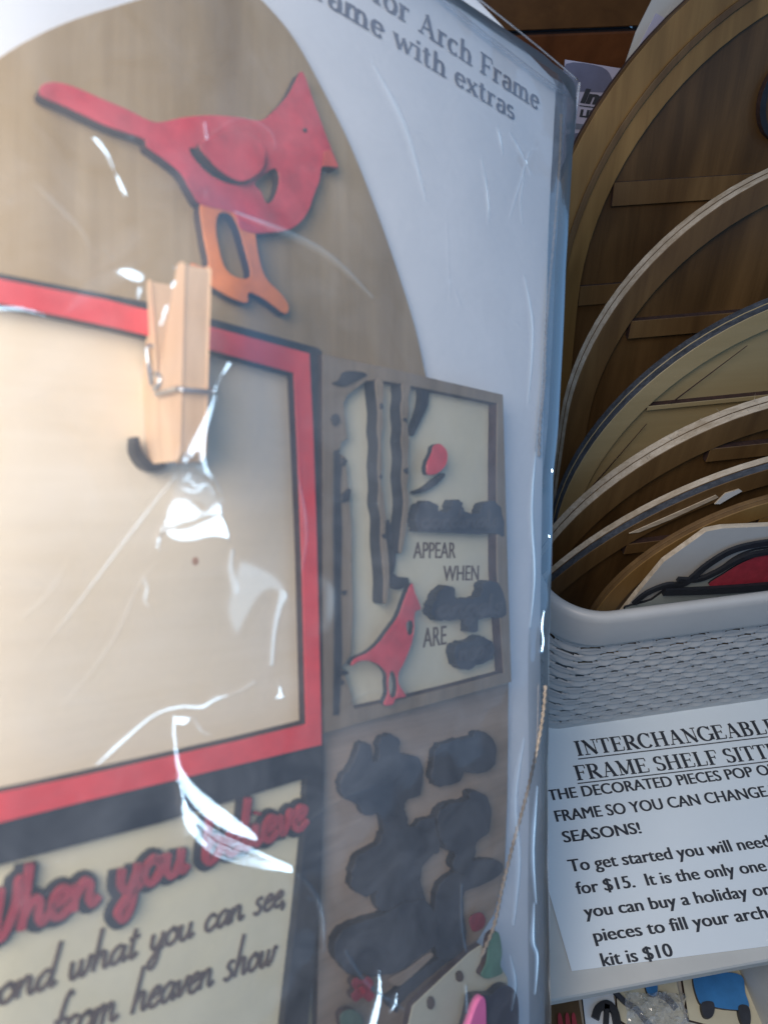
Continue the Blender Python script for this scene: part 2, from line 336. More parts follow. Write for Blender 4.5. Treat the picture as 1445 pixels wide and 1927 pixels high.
def bfont_mesh(s, off):
    cu = bpy.data.curves.new('t', 'FONT'); cu.body = s; cu.size = 1; cu.offset = off; cu.resolution_u = 4; cu.fill_mode = 'FRONT'
    o = bpy.data.objects.new('t', cu); COL.objects.link(o)
    dg = bpy.context.evaluated_depsgraph_get(); me = bpy.data.meshes.new_from_object(o.evaluated_get(dg))
    V = [tuple(v.co) for v in me.vertices]; Fc = [tuple(p.vertices) for p in me.polygons]
    bpy.data.objects.remove(o); bpy.data.curves.remove(cu); bpy.data.meshes.remove(me); return V, Fc
CAPB = .73
def write(parent, s, style, start, end, cap, conv, z, mat, dz=0.0, wid=.13, slant=0.0, extra='', under=None, off=.02, name='lettering', thick=1.0):
    """letters of one line on the plane that conv() gives, from pixel start to pixel end"""
    P0 = np.array(conv(*start)); P1 = np.array(conv(*end)); ch = np.linalg.norm(np.array(conv(start[0], start[1] - cap)) - P0)
    u = P1 - P0; Lw = np.linalg.norm(u); u /= Lw; v = np.array([-u[1], u[0]])
    V = []; Fc = []
    if style == 'sans':
        Vs, Fs = bfont_mesh(s + extra, off); Wd = max(p[0] for p in bfont_mesh(s, off)[0]); sx = Lw / Wd; sy = ch / CAPB
        for p in Vs: q = P0 + u * (p[0] * sx + p[1] * sy * slant) + v * p[1] * sy; V.append((q[0], q[1], z))
        n0 = len(V); V = V + [(p[0] + u[0] * g_ * sx, p[1] + u[1] * g_ * sx, p[2] + 4e-6 * (k_ + 1)) for k_, g_ in enumerate((-.03, .03)) for p in V[:n0]]
        Fc = Fs + [tuple(i + n0 * m_ for i in f_) for m_ in (1, 2) for f_ in Fs]; full = max(p[0] for p in Vs) * sx
    else:
        db = SERIF if style == 'serif' else SCRIPT
        Wd = sum(db[c][0] for c in s); sx = Lw / Wd; sy = ch; x = 0; k = 0
        for c in s + extra:
            adv, strokes = db[c]
            for stt in strokes:
                if style == 'serif': pts, wd = stt
                else: pts, wd = sk(*stt), wid
                Q = [P0 + u * ((p[0] + x) * sx + p[1] * sy * slant) + v * p[1] * sy for p in pts]
                wl = ([q * (sx + sy) / 2 * thick for q in wd] if hasattr(wd, '__len__') else wd * (sx + sy) / 2 * thick)
                k += 1; strip(Q, wl, z, dz + (k % 7) * 2e-6, V, Fc)
            x += adv
        full = x * sx
    if under is not None:
        k = len(V)
        for a, b in ((0, 0), (1, 0), (1, 1), (0, 1)):
            q = P0 + u * full * a - v * ch * (under + .07 * (1 - b)); V.append((q[0], q[1], z + 1e-5))
        Fc.append((k, k + 1, k + 2, k + 3))
    return mesh_obj(name, V, Fc, mat, parent)
# ================================================================== THE TABLE SIDE (right)
yaw = math.radians(8.8)
TR = np.array([math.cos(yaw), math.sin(yaw), 0]); TB = np.array([-math.sin(yaw), math.cos(yaw), 0]); TZ = np.array([0, 0, 1.0])
def mat4(x, y, z, o):
    return Matrix(((x[0], y[0], z[0], o[0]), (x[1], y[1], z[1], o[1]), (x[2], y[2], z[2], o[2]), (0, 0, 0, 1)))
def wray(px, py): return c2w(cray(px, py))
def plane_conv(x, y, z, o):
    def conv(px, py, h=0.0):
        r = wray(px, py); t = ((np.array(o) - CAM) @ z + h) / (r @ z); q = CAM + r * t - o; return np.array([q @ x, q @ y])
    return conv
SH = .62 - .432                                       # height of the shelf top
so = np.array([0, 0, SH]); MT = mat4(TR, TB, TZ, so); cs = plane_conv(TR, TB, TZ, so)
# setting
tt = box('table_top', (-1.5, -.9, -.03), (1.8, 1.5, 0), ['dark_wood', 'dark_wood']); tag(tt, kind='structure')
wall = empty('wall', mat4(TR, TZ, -TB, CAM * 0 + TB * .66)); tag(wall, kind='structure')
rows = [(-.0, .16), (.163, .30), (.303, .47), (.473, .56), (.563, .72), (.723, .90), (.903, 1.1)]
for i, (a, b) in enumerate(rows):
    for j, (x0, x1) in enumerate([(-1.3, -.41), (-.407, .31), (.313, 1.5)]):
        box('plank', (x0 + .07 * (i % 2), a, -.02), (x1 + .07 * (i % 2) - .002, b, random.uniform(0, .0015)), ['wall_wood', 'burnt'] if (i + j) % 2 else ['wall_wood2', 'burnt'], wall, bev=.0015)
# the white rack the basket and the sign stand on
fy = cs(1240, 1846)[1]
rack = empty('display_rack', MT); tag(rack, 'white two tier rack holding the grey basket and the printed sheet', 'rack')
box('shelf_board', (-.12, fy, -.0095), (.75, .52, 0), 'shelf', rack, bev=.0012)
LZ = -.092
box('lower_shelf', (-.12, fy - .10, LZ - .012), (.75, .52, LZ), 'shelf', rack, bev=.001)
cl = plane_conv(TR, TB, TZ, so + TZ * (LZ + .012))
xr = cl(1428, 1890)[0]
box('divider', (xr, fy - .09, LZ + .0004), (xr + .006, fy + .25, -.01), 'shelf', rack)
box('side_panel', (.744, fy + .001, -SH), (.752, .519, -.0097), 'shelf', rack)
box('side_panel', (-.127, fy + .001, -SH), (-.1205, .519, -.0097), 'shelf', rack)
# printed sheet
sheet = empty('printed_sheet', MT); tag(sheet, 'white printed sheet headed INTERCHANGEABLE lying on the rack before the basket', 'sign')
bl = cs(1075, 1828); tl = cs(938, 1352); br = cs(1445, 1781); du = (br - bl); du /= np.linalg.norm(du)
tlp = tl; W_ = .25
prism('paper', [[bl, bl + du * W_, tl + du * W_, tlp]], .0004, .0007, 'sheet', sheet)
LN = [("INTERCHANGEABL", 'serif', (1085, 1424), (1444, 1382), 27, 'E', .17, 1.25), ("FRAME SHELF SITT", 'serif', (1084, 1470), (1448, 1428), 27, 'ER', .17, 1.25)]
for s, sty, a, b, cap, ex, un, th in LN: write(sheet, s, sty, a, b, cap, cs, .0009, 'ink', extra=ex, under=un, thick=th)
for s, a, b, cap, ex in [("THE DECORATED PIECES POP O", (1033, 1508), (1448, 1459), 21, "UT OF THE"), ("FRAME SO YOU CAN CHANGE", (1045, 1548), (1444, 1500), 22, " THE"), ("SEASONS!", (1060, 1587), (1206, 1569), 22, ""),
        ("To get started you will need", (1072, 1642), (1450, 1594), 24, " the frame"), ("for $15.  It is the only one", (1086, 1684), (1442, 1640), 24, " that"), ("you can buy a holiday or", (1101, 1728), (1450, 1684), 24, " season"),
        ("pieces to fill your arch", (1117, 1774), (1445, 1728), 25, ""), ("kit is $10", (1132, 1820), (1266, 1800), 26, "")]:
    write(sheet, s, 'sans', a, b, cap, cs, .0009, 'ink', extra=ex, off=0)
# ------------------------------------------------------------------ basket
bd = cs(1240, 1345)[1]
basket = empty('storage_basket', MT); tag(basket, 'grey plastic basket with woven pattern sides full of wooden arches', 'basket')
def hz_at(px, py, d):
    r = wray(px, py); t = (d - CAM @ TB) / (r @ TB); return (CAM + r * t)[2] - SH, (CAM + r * t) @ TR
HB, _ = hz_at(1240, 1150, bd - .012)
BX0 = hz_at(1003, 1250, bd + .02)[1] ; BX1 = BX0 + .42; BY0 = bd; BY1 = bd + .24; RC = .020
xv = hz_at(1445, 1250, bd)[1]
def perim(flare):
    """(point, outward normal, arc length) round the rounded rectangle, fine where it is seen"""
    x0, x1, y0, y1 = BX0 - flare, BX1 + flare, BY0 - flare, BY1 + flare; R = RC + flare; out = []
    def line(a, b, n, nn):
        for i in range(n): t = i / n; out.append((a[0] + (b[0] - a[0]) * t, a[1] + (b[1] - a[1]) * t, *nn))
    def corner(cx, cy, a0, n):
        for i in range(n): a = math.radians(a0 + 90 * i / n); out.append((cx + R * math.cos(a), cy + R * math.sin(a), math.cos(a), math.sin(a)))
    line((x0, y1 - R), (x0, y0 + R), 60, (-1, 0)); corner(x0 + R, y0 + R, 180, 90)
    line((x0 + R, y0), (xv + .02, y0), 420, (0, -1)); line((xv + .02, y0), (x1 - R, y0), 60, (0, -1))
    corner(x1 - R, y0 + R, 270, 16); line((x1, y0 + R), (x1, y1 - R), 20, (1, 0)); corner(x1 - R, y1 - R, 0, 16)
    line((x1 - R, y1), (x0 + R, y1), 20, (0, 1)); corner(x0 + R, y1 - R, 90, 16)
    return np.array(out)
nz = 250; base = perim(0.0); nP = len(base)
seg = np.linalg.norm(np.roll(base[:, :2], -1, 0) - base[:, :2], axis=1); sl = np.concatenate([[0], np.cumsum(seg)[:-1]])
V = np.zeros((nz, nP, 3)); HOLE = np.zeros((nz, nP), bool)
for k in range(nz):
    zz = HB * k / (nz - 1); fl = .010 * (k / (nz - 1)); pr = perim(fl)
    d = np.zeros(nP); rowh = .0074; band = (zz > .006) and (zz < HB - .026)
    if band:
        r_ = int((zz - .006) / rowh); fr = ((zz - .006) / rowh) % 1
        ph = (sl / .0200 + .5 * (r_ % 2)) % 1 - .5
        grow = np.clip(1.0 - (sl - .16 - (BY1 - BY0 - 2 * RC)) / .30, .55, 1)      # the slots get shorter along the wall
        xx = ph / (.36 * grow); lens = np.clip(1 - xx ** 2, 0, 1)
        yy = (fr - .52 - .10 * ph) / (.26 * np.sqrt(lens) + 1e-4)
        d = np.where((lens > 0) & (np.abs(yy) < 1), (1 - yy ** 2) ** .6 * np.sqrt(lens) * .0030, 0); HOLE[k] = (lens > .04) & (np.abs(yy) < .95)
        bul = .0011 * np.cos(2 * math.pi * (fr - .02)) * np.cos(2 * math.pi * ph)
        d = d + bul
    V[k, :, 0] = pr[:, 0] - pr[:, 2] * d; V[k, :, 1] = pr[:, 1] - pr[:, 3] * d; V[k, :, 2] = zz
Vv = V.reshape(-1, 3); idx = np.arange(nz * nP).reshape(nz, nP)
Fq = np.stack([idx[:-1, :], np.roll(idx, -1, 1)[:-1, :], np.roll(idx, -1, 1)[1:, :], idx[1:, :]], -1)
hm = HOLE[:-1] & HOLE[1:] & np.roll(HOLE, -1, 1)[:-1]; Fq = Fq[~hm].reshape(-1, 4).tolist()
mesh_obj('side_wall', Vv.tolist(), Fq, 'basket', basket, None, True)
prof = [(.0000, -.026), (.0018, -.0255), (.0030, -.022), (.0036, -.004), (.0032, -.001), (.0018, .0006), (0, .0008), (-.0016, .0004), (-.0028, -.0015), (-.0030, -.02)]
PV = []
for o_, zz in prof:
    pr = perim(.010 + o_); PV.append(np.c_[pr[:, 0], pr[:, 1], np.full(nP, HB + zz)])
PV = np.array(PV); idx = np.arange(len(prof) * nP).reshape(len(prof), nP)
Fq = np.stack([idx[:-1, :], np.roll(idx, -1, 1)[:-1, :], np.roll(idx, -1, 1)[1:, :], idx[1:, :]], -1).reshape(-1, 4).tolist()
mesh_obj('rim', PV.reshape(-1, 3).tolist(), Fq, 'basket', basket, None, True)
inn = perim(-.0025)[::6]; prism('bottom', [[(p[0], p[1]) for p in inn]], .001, .003, 'basket', basket)
# ------------------------------------------------------------------ arches standing in the basket
def circ(pts):
    L = np.array(pts); A = np.c_[2 * L, np.ones(len(L))]; s = np.linalg.lstsq(A, (L ** 2).sum(1), rcond=None)[0]
    return s[0], s[1], math.sqrt(s[2] + s[0] ** 2 + s[1] ** 2)
def arch_loop(cx, cy, R, b0, dr=0.0, n=44):
    R = R - dr; pts = []
    a0 = math.pi if cy >= b0 else math.pi - math.asin(min(.95, (b0 - cy) / R))
    a1 = math.pi - a0
    for i in range(n + 1):
        a = a0 + (a1 - a0) * i / n; pts.append((cx + R * math.cos(a), cy + R * math.sin(a)))
    if cy > b0: pts = [(cx - R, b0)] + pts + [(cx + R, b0)]
    return pts
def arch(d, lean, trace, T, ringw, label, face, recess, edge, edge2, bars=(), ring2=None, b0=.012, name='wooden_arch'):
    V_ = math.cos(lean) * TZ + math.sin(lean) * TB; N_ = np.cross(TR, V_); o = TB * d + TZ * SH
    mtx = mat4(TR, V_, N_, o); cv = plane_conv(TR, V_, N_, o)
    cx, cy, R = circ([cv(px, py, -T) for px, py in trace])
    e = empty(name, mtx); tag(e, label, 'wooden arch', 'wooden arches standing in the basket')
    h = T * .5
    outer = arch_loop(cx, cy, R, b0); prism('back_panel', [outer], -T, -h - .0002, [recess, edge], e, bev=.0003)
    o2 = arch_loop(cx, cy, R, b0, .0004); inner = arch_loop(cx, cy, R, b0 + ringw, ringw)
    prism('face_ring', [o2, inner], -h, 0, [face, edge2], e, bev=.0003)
    if ring2:
        g = arch_loop(cx, cy, R, b0 + ring2[0], ring2[0]); g2 = arch_loop(cx, cy, R, b0 + ring2[1], ring2[1])
        prism('trim_ring', [g, g2], .0002, .0022, [ring2[2], ring2[2]], e, bev=.0004)
    for (p0, hh, bm) in bars:
        bb = cv(*p0, 0)[1]; rr = R - ringw
        if abs(bb - cy) >= rr: continue
        half = math.sqrt(rr ** 2 - (bb - cy) ** 2) + (.0 if bb > cy else 0)
        box('crossbar', (cx - half + .0005, bb - hh, -h), (cx + half - .0005, bb, -.0006), [bm, 'burnt'], e, bev=.0003)
    return e, cv, (cx, cy, R)
r = math.radians
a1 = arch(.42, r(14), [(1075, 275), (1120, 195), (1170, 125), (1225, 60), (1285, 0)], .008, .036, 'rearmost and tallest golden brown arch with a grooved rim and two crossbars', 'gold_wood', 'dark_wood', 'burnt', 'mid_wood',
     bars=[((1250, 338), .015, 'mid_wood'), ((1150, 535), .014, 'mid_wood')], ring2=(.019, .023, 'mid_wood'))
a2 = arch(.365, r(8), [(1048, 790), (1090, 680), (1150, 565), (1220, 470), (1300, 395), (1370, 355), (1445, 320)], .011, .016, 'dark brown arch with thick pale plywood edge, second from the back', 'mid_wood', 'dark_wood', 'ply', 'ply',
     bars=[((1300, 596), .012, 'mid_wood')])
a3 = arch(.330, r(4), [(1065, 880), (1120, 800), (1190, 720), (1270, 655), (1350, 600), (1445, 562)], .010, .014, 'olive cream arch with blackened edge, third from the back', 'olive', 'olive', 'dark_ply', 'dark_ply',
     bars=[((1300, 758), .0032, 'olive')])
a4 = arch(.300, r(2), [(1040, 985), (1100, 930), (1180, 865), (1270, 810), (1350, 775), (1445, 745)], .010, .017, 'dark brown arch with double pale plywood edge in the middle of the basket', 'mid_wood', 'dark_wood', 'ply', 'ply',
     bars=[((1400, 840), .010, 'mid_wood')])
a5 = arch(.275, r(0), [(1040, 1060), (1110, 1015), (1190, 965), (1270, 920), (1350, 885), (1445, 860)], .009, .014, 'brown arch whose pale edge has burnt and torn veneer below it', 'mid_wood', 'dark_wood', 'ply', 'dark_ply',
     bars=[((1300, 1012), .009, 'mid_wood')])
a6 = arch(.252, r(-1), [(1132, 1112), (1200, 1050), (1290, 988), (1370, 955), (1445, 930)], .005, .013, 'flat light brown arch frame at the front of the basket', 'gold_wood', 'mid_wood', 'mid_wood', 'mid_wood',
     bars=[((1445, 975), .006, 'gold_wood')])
# torn veneer and splinters on the fifth arch, engraved lines on the third
cv = a5[1]
prism('torn_veneer', [[cv(1342, 946), cv(1362, 926), (cv(1388, 918)), cv(1394, 922), cv(1372, 934), cv(1352, 946)]], .0005, .0012, ['card', 'ply'], a5[0])
prism('torn_veneer', [[cv(1182, 1002), cv(1250, 972), cv(1345, 930), cv(1350, 934), cv(1260, 976), cv(1200, 1000)]], .0004, .0009, ['ply', 'ply'], a5[0])
cv = a4[1]; V = []; Fc = []; rs = random.Random(3)      # loose wood fibres on the fourth arch's raw edge
cx4, cy4, R4 = a4[2]
for i in range(46):
    a = math.radians(rs.uniform(100, 165)); x, y = cx4 + R4 * math.cos(a), cy4 + R4 * math.sin(a)
    if y < .02: continue
    L_ = rs.uniform(.001, .0045) * (1 if rs.random() < .8 else 1.6); b_ = a + rs.gauss(0, .7); z_ = rs.uniform(-.009, -.001); k = len(V)
    V += [(x - .00018 * math.sin(a), y + .00018 * math.cos(a), z_), (x + .00018 * math.sin(a), y - .00018 * math.cos(a), z_), (x + L_ * math.cos(b_), y + L_ * math.sin(b_), z_ + rs.uniform(-.001, .001)), (x, y, z_ + .0003)]
    Fc += [(k, k + 1, k + 2), (k + 1, k + 3, k + 2), (k + 3, k, k + 2)]
tag(mesh_obj('wood_fibre', V, Fc, 'ply', a4[0]), kind='stuff')
cv = a3[1]
for p, q in (((1262, 758), (1405, 650)), ((1105, 925), (1216, 797))):
    A_, B_ = cv(*p), cv(*q); t = (B_ - A_) / np.linalg.norm(B_ - A_); n_ = np.array([-t[1], t[0]]) * .0005
    prism('engraved_line', [[A_ - n_, B_ - n_ * .4, B_ + n_ * .4, A_ + n_]], .0001, .0003, ['burnt', 'burnt'], a3[0])
cv = a1[1]
rg = cv(1432, 175); prism('oval_cutout_piece', [[(rg[0] + .022 + .022 * math.cos(t), rg[1] - .004 + .026 * math.sin(t)) for t in np.linspace(0, 6.2, 26)], [(rg[0] + .022 + .018 * math.cos(t), rg[1] - .004 + .022 * math.sin(t)) for t in np.linspace(0, 6.2, 26)]], -.0038, .001, ['black', 'burnt'], a1[0])
# snowy scene standing in front of the arches
d6 = .236; lo = TB * d6 + TZ * SH; Vs = np.array([0, 0, 1.0]); Ns = -TB; cvn = plane_conv(TR, Vs, Ns, lo); mtx = mat4(TR, Vs, Ns, lo)
sc_ = empty('winter_scene_piece', mtx); tag(sc_, 'pale winter scene panel with black outlines and a red shape behind the basket rim', 'wood panel')
prism('panel', [[cvn(1168, 1160), cvn(1198, 1122), cvn(1250, 1060), cvn(1330, 1003), cvn(1360, 997), cvn(1470, 992), cvn(1700, 990), cvn(1700, 1160)]], -.004, -.001, ['grey_paper', 'ply'], sc_)
def blob(name, pts, conv, z0, z1, mats, parent, n=5, holes=(), closed=True):
    return prism(name, [[conv(*p) for p in catmull(pts, n)]] + [[conv(*p) for p in catmull(h, n)] for h in holes], z0, z1, mats, parent)
blob('snow_bank', [(1195, 1150), (1225, 1128), (1260, 1105), (1300, 1095), (1340, 1080), (1390, 1045), (1450, 1030), (1600, 1020), (1600, 1160)], cvn, -.0009, .0006, ['sage', 'black'], sc_)
def outline(pts, wpx, conv, z0, z1, mats, parent, name='outline', n=6):
    P = catmull(pts, n, False); V = []; Fc = []; Q = [np.array(conv(*p)) for p in P]
    sc = np.linalg.norm(np.array(conv(pts[0][0] + 10, pts[0][1])) - np.array(conv(*pts[0]))) / 10
    W = wpx * sc if not hasattr(wpx, '__len__') else [np.interp(i / (len(Q) - 1), np.linspace(0, 1, len(wpx)), wpx) * sc for i in range(len(Q))]
    strip(Q, W, z0, z1 - z0, V, Fc); return mesh_obj(name, V, Fc, mats, parent)
outline([(1190, 1132), (1215, 1112), (1250, 1098), (1285, 1094), (1330, 1058), (1380, 1030), (1450, 1016), (1560, 1005)], [9, 12, 13, 12], cvn, .0007, .0022, 'black', sc_)
outline([(1272, 1086), (1310, 1086), (1345, 1072), (1380, 1052), (1420, 1038), (1520, 1024)], [8, 10, 10, 9], cvn, .0007, .0026, 'black', sc_)
blob('red_shape', [(1332, 1098), (1360, 1075), (1400, 1052), (1450, 1036), (1560, 1020), (1600, 1090), (1500, 1095), (1420, 1098)], cvn, .0007, .0016, ['dark_red', 'black'], sc_)
outline([(1245, 1107), (1330, 1104), (1420, 1098), (1560, 1084)], [14, 17, 17], cvn, .0017, .0036, 'black', sc_)
# papers behind the arches
for (q, dd, mt, nm, lb, ct, z) in [([(1050, 330), (1062, 112), (1175, 130), (1330, 150), (1330, 330)], .46, 'lilac', 'price_card', 'lilac card with italic underlined Int lettering between the bag corner and the tall arch', 'card', 0),
                        ([(1090, 260), (1165, 150), (1195, 60), (1235, -20), (1310, -60), (1420, 40), (1420, 300)], .44, 'grey_paper', 'paper_sleeve', 'grey white paper sleeve standing behind the tallest arch', 'paper', 0)]:
    V_ = math.cos(r(14)) * TZ + math.sin(r(14)) * TB; N_ = np.cross(TR, V_); o_ = TB * dd + TZ * SH; cvp = plane_conv(TR, V_, N_, o_)
    e = empty(nm, mat4(TR, V_, N_, o_)); tag(e, lb, ct); pts_ = [cvp(*p) for p in q]
    for p_ in (q[0], q[-1]): pass
    prism('sheet', [pts_], 0, .0008, mt, e)
    if nm == 'price_card':
        prism('printed_patch', [[cvp(*p) for p in catmull([(1064, 120), (1130, 126), (1150, 150), (1146, 172), (1100, 172), (1064, 168)], 4)]], .0009, .0012, 'slate', e)
        write(e, 'Int', 'sans', (1089, 192), (1136, 198), 27, cvp, .0015, 'ink', slant=.25, under=.2, off=.03)
        write(e, 'LIF', 'sans', (1088, 219), (1116, 222), 14, cvp, .0015, 'ink', off=.03)
        prism('printed_patch', [[cvp(*p) for p in [(1064, 230), (1120, 236), (1120, 247), (1064, 241)]]], .0009, .0012, 'grey_ink', e)
        prism('printed_patch', [[cvp(*p) for p in [(1064, 252), (1110, 248), (1100, 300), (1064, 300)]]], .0009, .0012, 'slate', e)
    else:
        prism('tape', [[cvp(*p) for p in [(1160, 165), (1232, 25), (1262, 42), (1198, 170)]]], .0009, .0013, 'lilac', e)
        prism('tape', [[cvp(*p) for p in [(1250, 30), (1262, 12), (1282, 20), (1262, 46)]]], .0009, .0013, 'grey_paper', e)
# ------------------------------------------------------------------ small tiles on the lower shelf
def tile(label, quad, build, z=0.0, mat='cream'):
    o_ = so + TZ * (LZ + .0005); c_ = plane_conv(TR, TB, TZ, o_ + TZ * z)
    e = empty('wooden_tile', mat4(TR, TB, TZ, o_)); tag(e, label, 'wooden tile', 'small wooden tiles on the lower shelf')
    prism('plate', [[c_(*p) for p in quad]], z, z + .004, [mat, 'burnt'], e); build(e, plane_conv(TR, TB, TZ, o_ + TZ * (z + .004)), z + .0042); return e
def b1(e, c, z):
    blob('blue_shape', [(1302, 1835), (1345, 1832), (1390, 1838), (1398, 1870), (1404, 1900), (1370, 1902), (1335, 1896), (1312, 1888)], c, z, z + .003, ['blue', 'black'], e)
    blob('foot', [(1316, 1890), (1337, 1888), (1340, 1905), (1333, 1918), (1320, 1914)], c, z, z + .0034, ['black2', 'black'], e)
    blob('foot', [(1385, 1896), (1403, 1896), (1408, 1918), (1404, 1935), (1390, 1925)], c, z, z + .0034, ['black2', 'black'], e)
tile('cream wooden tile with a bright blue body on two dark feet under the rack lip', [(1276, 1820), (1408, 1800), (1438, 1960), (1292, 1922)], b1)
def b2(e, c, z):
    outline([(1155, 1868), (1175, 1888), (1195, 1900), (1215, 1925), (1240, 1950)], 8, c, z, z + .003, 'black2', e)
    blob('blue_shape', [(1212, 1850), (1232, 1850), (1232, 1876), (1216, 1872)], c, z, z + .003, ['blue', 'black'], e)
    outline([(1236, 1872), (1255, 1882), (1270, 1900)], 9, c, z, z + .003, 'black2', e)
tile('cream wooden tile with dark curved outlines, left of the blue one', [(1154, 1840), (1262, 1820), (1284, 1920), (1240, 1975), (1160, 1920)], b2)
def b3(e, c, z):
    outline([(1118, 1918), (1124, 1900), (1140, 1892), (1154, 1905), (1160, 1935)], 14, c, z, z + .003, 'black', e)
    outline([(1140, 1892), (1138, 1930)], 9, c, z, z + .003, 'black', e)
tile('pale blue tile with a black arched figure on the lower shelf', [(1092, 1870), (1148, 1860), (1166, 1960), (1104, 1975)], b3, mat='card')
def b4(e, c, z):
    for x in (1052, 1066, 1078): blob('red_stripe', [(x - 4, 1915), (x + 2, 1910), (x + 8, 1950), (x, 1960)], c, z, z + .002, ['dark_red', 'burnt'], e)
tile('brown tile with red stripes at the left end of the lower shelf', [(1020, 1880), (1084, 1876), (1098, 1960), (1030, 1975)], b4, mat='mid_wood')
# crumpled clear wrapper on them
c_ = plane_conv(TR, TB, TZ, so + TZ * (LZ + .009)); e = empty('clear_wrapper', mat4(TR, TB, TZ, so + TZ * (LZ + .009))); tag(e, 'crumpled clear wrapper glinting over the cream tile on the lower shelf', 'wrapper')
g = 26; A0 = c_(1172, 1870); A1_ = c_(1285, 1870); A2_ = c_(1185, 1990)
hh = rng.random((g, g)) * .004; V = []; Fc = []
for i in range(g):
    for j in range(g):
        p = A0 + (A1_ - A0) * j / (g - 1) + (A2_ - A0) * i / (g - 1); V.append((p[0], p[1], hh[i, j] + .002 * math.sin(i * .9 + j * .5)))
for i in range(g - 1):
    for j in range(g - 1): a = i * g + j; Fc.append((a, a + 1, a + g + 1, a + g))
mesh_obj('crumpled_film', V, Fc, 'film2', e)
# ================================================================== THE PACK (left)
PO = chit(600, 1008); wA, wB, wN = c2w(PA), c2w(PB), c2w(PN); PM = mat4(wA, wB, wN, CAM + c2w(PO))
def pc(px, py, h=0.0):
    q = chit(px, py, h) - PO; return np.array([q @ PA, q @ PB])
def at(h): return lambda px, py: pc(px, py, h)
def thing(name, label, cat, group=None): return tag(empty(name, PM), label, cat, group)
def shape(name, pts, z0, z1, mats, parent, holes=(), smooth=True, n=5, bev=.0002):
    f_ = (lambda l: catmull(l, n)) if smooth else (lambda l: l)
    if name == 'word_shape':      # laser cut letter edges: small steps and nicks along the outline
        rj = random.Random(int(abs(pts[0][0] * 7 + pts[0][1] * 3)))
        def f_(l):
            C_ = catmull(l, 4); out = []
            for i, p in enumerate(C_):
                q = C_[(i + 1) % len(C_)]; nrm = np.array([-(q - p)[1], (q - p)[0]]); nrm = nrm / (np.linalg.norm(nrm) + 1e-9)
                out.append(p + nrm * rj.choice((-1.6, -.4, .3, 1.5)))
            return out
    return prism(name, [[pc(*p, z1) for p in f_(l)] for l in [pts] + list(holes)], z0, z1, mats, parent, bev=bev)
BOT = 2330
# backing card
card = thing('backing_card', 'white printed backing card with Arch Frame with extras wording inside the clear bag', 'card')
shape('card_sheet', [(-130, -330), (300, -560), (560, -330), (872, -28), (1040, 148), (1046, 160), (1034, 400), (1022, 800), (1016, 1200), (1022, 1600), (1030, BOT), (-130, 2600)], -.0006, 0, 'card', card, smooth=False)
write(card, 'for Arch Frame', 'serif', (700, 0), (1014, 208), 44, at(.0004), .0004, 'grey_ink', thick=1.25)
write(card, 'rame with extras', 'serif', (588, -8), (968, 226), 44, at(.0004), .0004, 'grey_ink', thick=1.25)
# arch board
ab = thing('arch_board', 'tan stained arch shaped board behind the red cardinal and red frame', 'board')
shape('board', [(-130, 210), (-60, 152), (0, 108), (60, 72), (130, 40), (210, 14), (300, -12), (400, -34), (470, -18), (520, 28), (562, 84), (610, 172), (655, 262), (700, 372), (742, 490), (780, 610), (800, 700), (812, 760), (818, 900), (820, 1100), (800, 1320), (620, 1380), (560, 1500), (540, BOT), (-130, 2560)], .0006, .003, ['arch_tan', 'burnt'], ab, n=4)
# letter board, lower right
lb = thing('letter_board', 'grey brown board with black painted word shapes below the birch plaque', 'board')
shape('board', [(606, 1360), (780, 1320), (957, 1275), (955, 1500), (950, 1640), (930, 1720), (880, 1800), (790, 1900), (770, BOT), (590, BOT), (598, 1900), (604, 1600)], .0006, .0034, ['letter_board', 'burnt'], lb, smooth=False)
z7 = lambda L: [(500 + x / 2.408, 1300 + y / 2.408) for x, y in L]
shape('word_shape', z7([(345, 400), (400, 330), (420, 250), (450, 235), (480, 260), (488, 320), (515, 310), (515, 225), (560, 200), (605, 220), (612, 290), (690, 300), (716, 370), (700, 470), (640, 500), (630, 560), (640, 640), (540, 640), (520, 560), (450, 565), (420, 520), (350, 480)]), .0036, .0062, ['black2', 'black'], lb)
shape('word_shape', z7([(760, 300), (790, 245), (870, 222), (930, 210), (960, 188), (1010, 195), (1045, 260), (1030, 350), (980, 372), (900, 370), (880, 410), (790, 435), (755, 400)]), .0036, .0062, ['black2', 'black'], lb)
for L_, z_ in (([(535, 545), (600, 520), (640, 560), (642, 640), (700, 590), (765, 572), (800, 520), (880, 500), (905, 520), (895, 600), (800, 690), (770, 740), (690, 700), (560, 640)], .0058),
        ([(395, 900), (393, 820), (420, 750), (510, 700), (535, 640), (600, 620), (690, 620), (760, 650), (770, 730), (712, 800), (705, 880), (720, 960), (640, 980), (520, 1000), (500, 935), (505, 905), (460, 935)], .0064),
        ([(780, 560), (850, 508), (915, 498), (930, 458), (980, 465), (1020, 520), (1010, 640), (960, 690), (940, 770), (890, 830), (850, 800), (860, 740), (820, 720), (790, 650)], .0070),
        ([(790, 880), (850, 830), (900, 790), (960, 765), (1000, 768), (1062, 775), (1070, 830), (990, 880), (905, 912), (898, 1000), (905, 1170), (820, 1230), (770, 1180), (760, 1060), (765, 970)], .0060),
        ([(318, 1200), (322, 1120), (400, 1060), (520, 1020), (640, 960), (740, 960), (775, 1060), (770, 1150), (700, 1200), (640, 1250), (540, 1290), (450, 1292), (380, 1290)], .0070),
        ([(540, 1400), (600, 1360), (700, 1270), (820, 1200), (900, 1165), (820, 1235), (700, 1335), (620, 1405), (590, 1460)], .0058)):
    shape('word_shape', z7(L_), .0036, z_, ['black2', 'black'], lb)
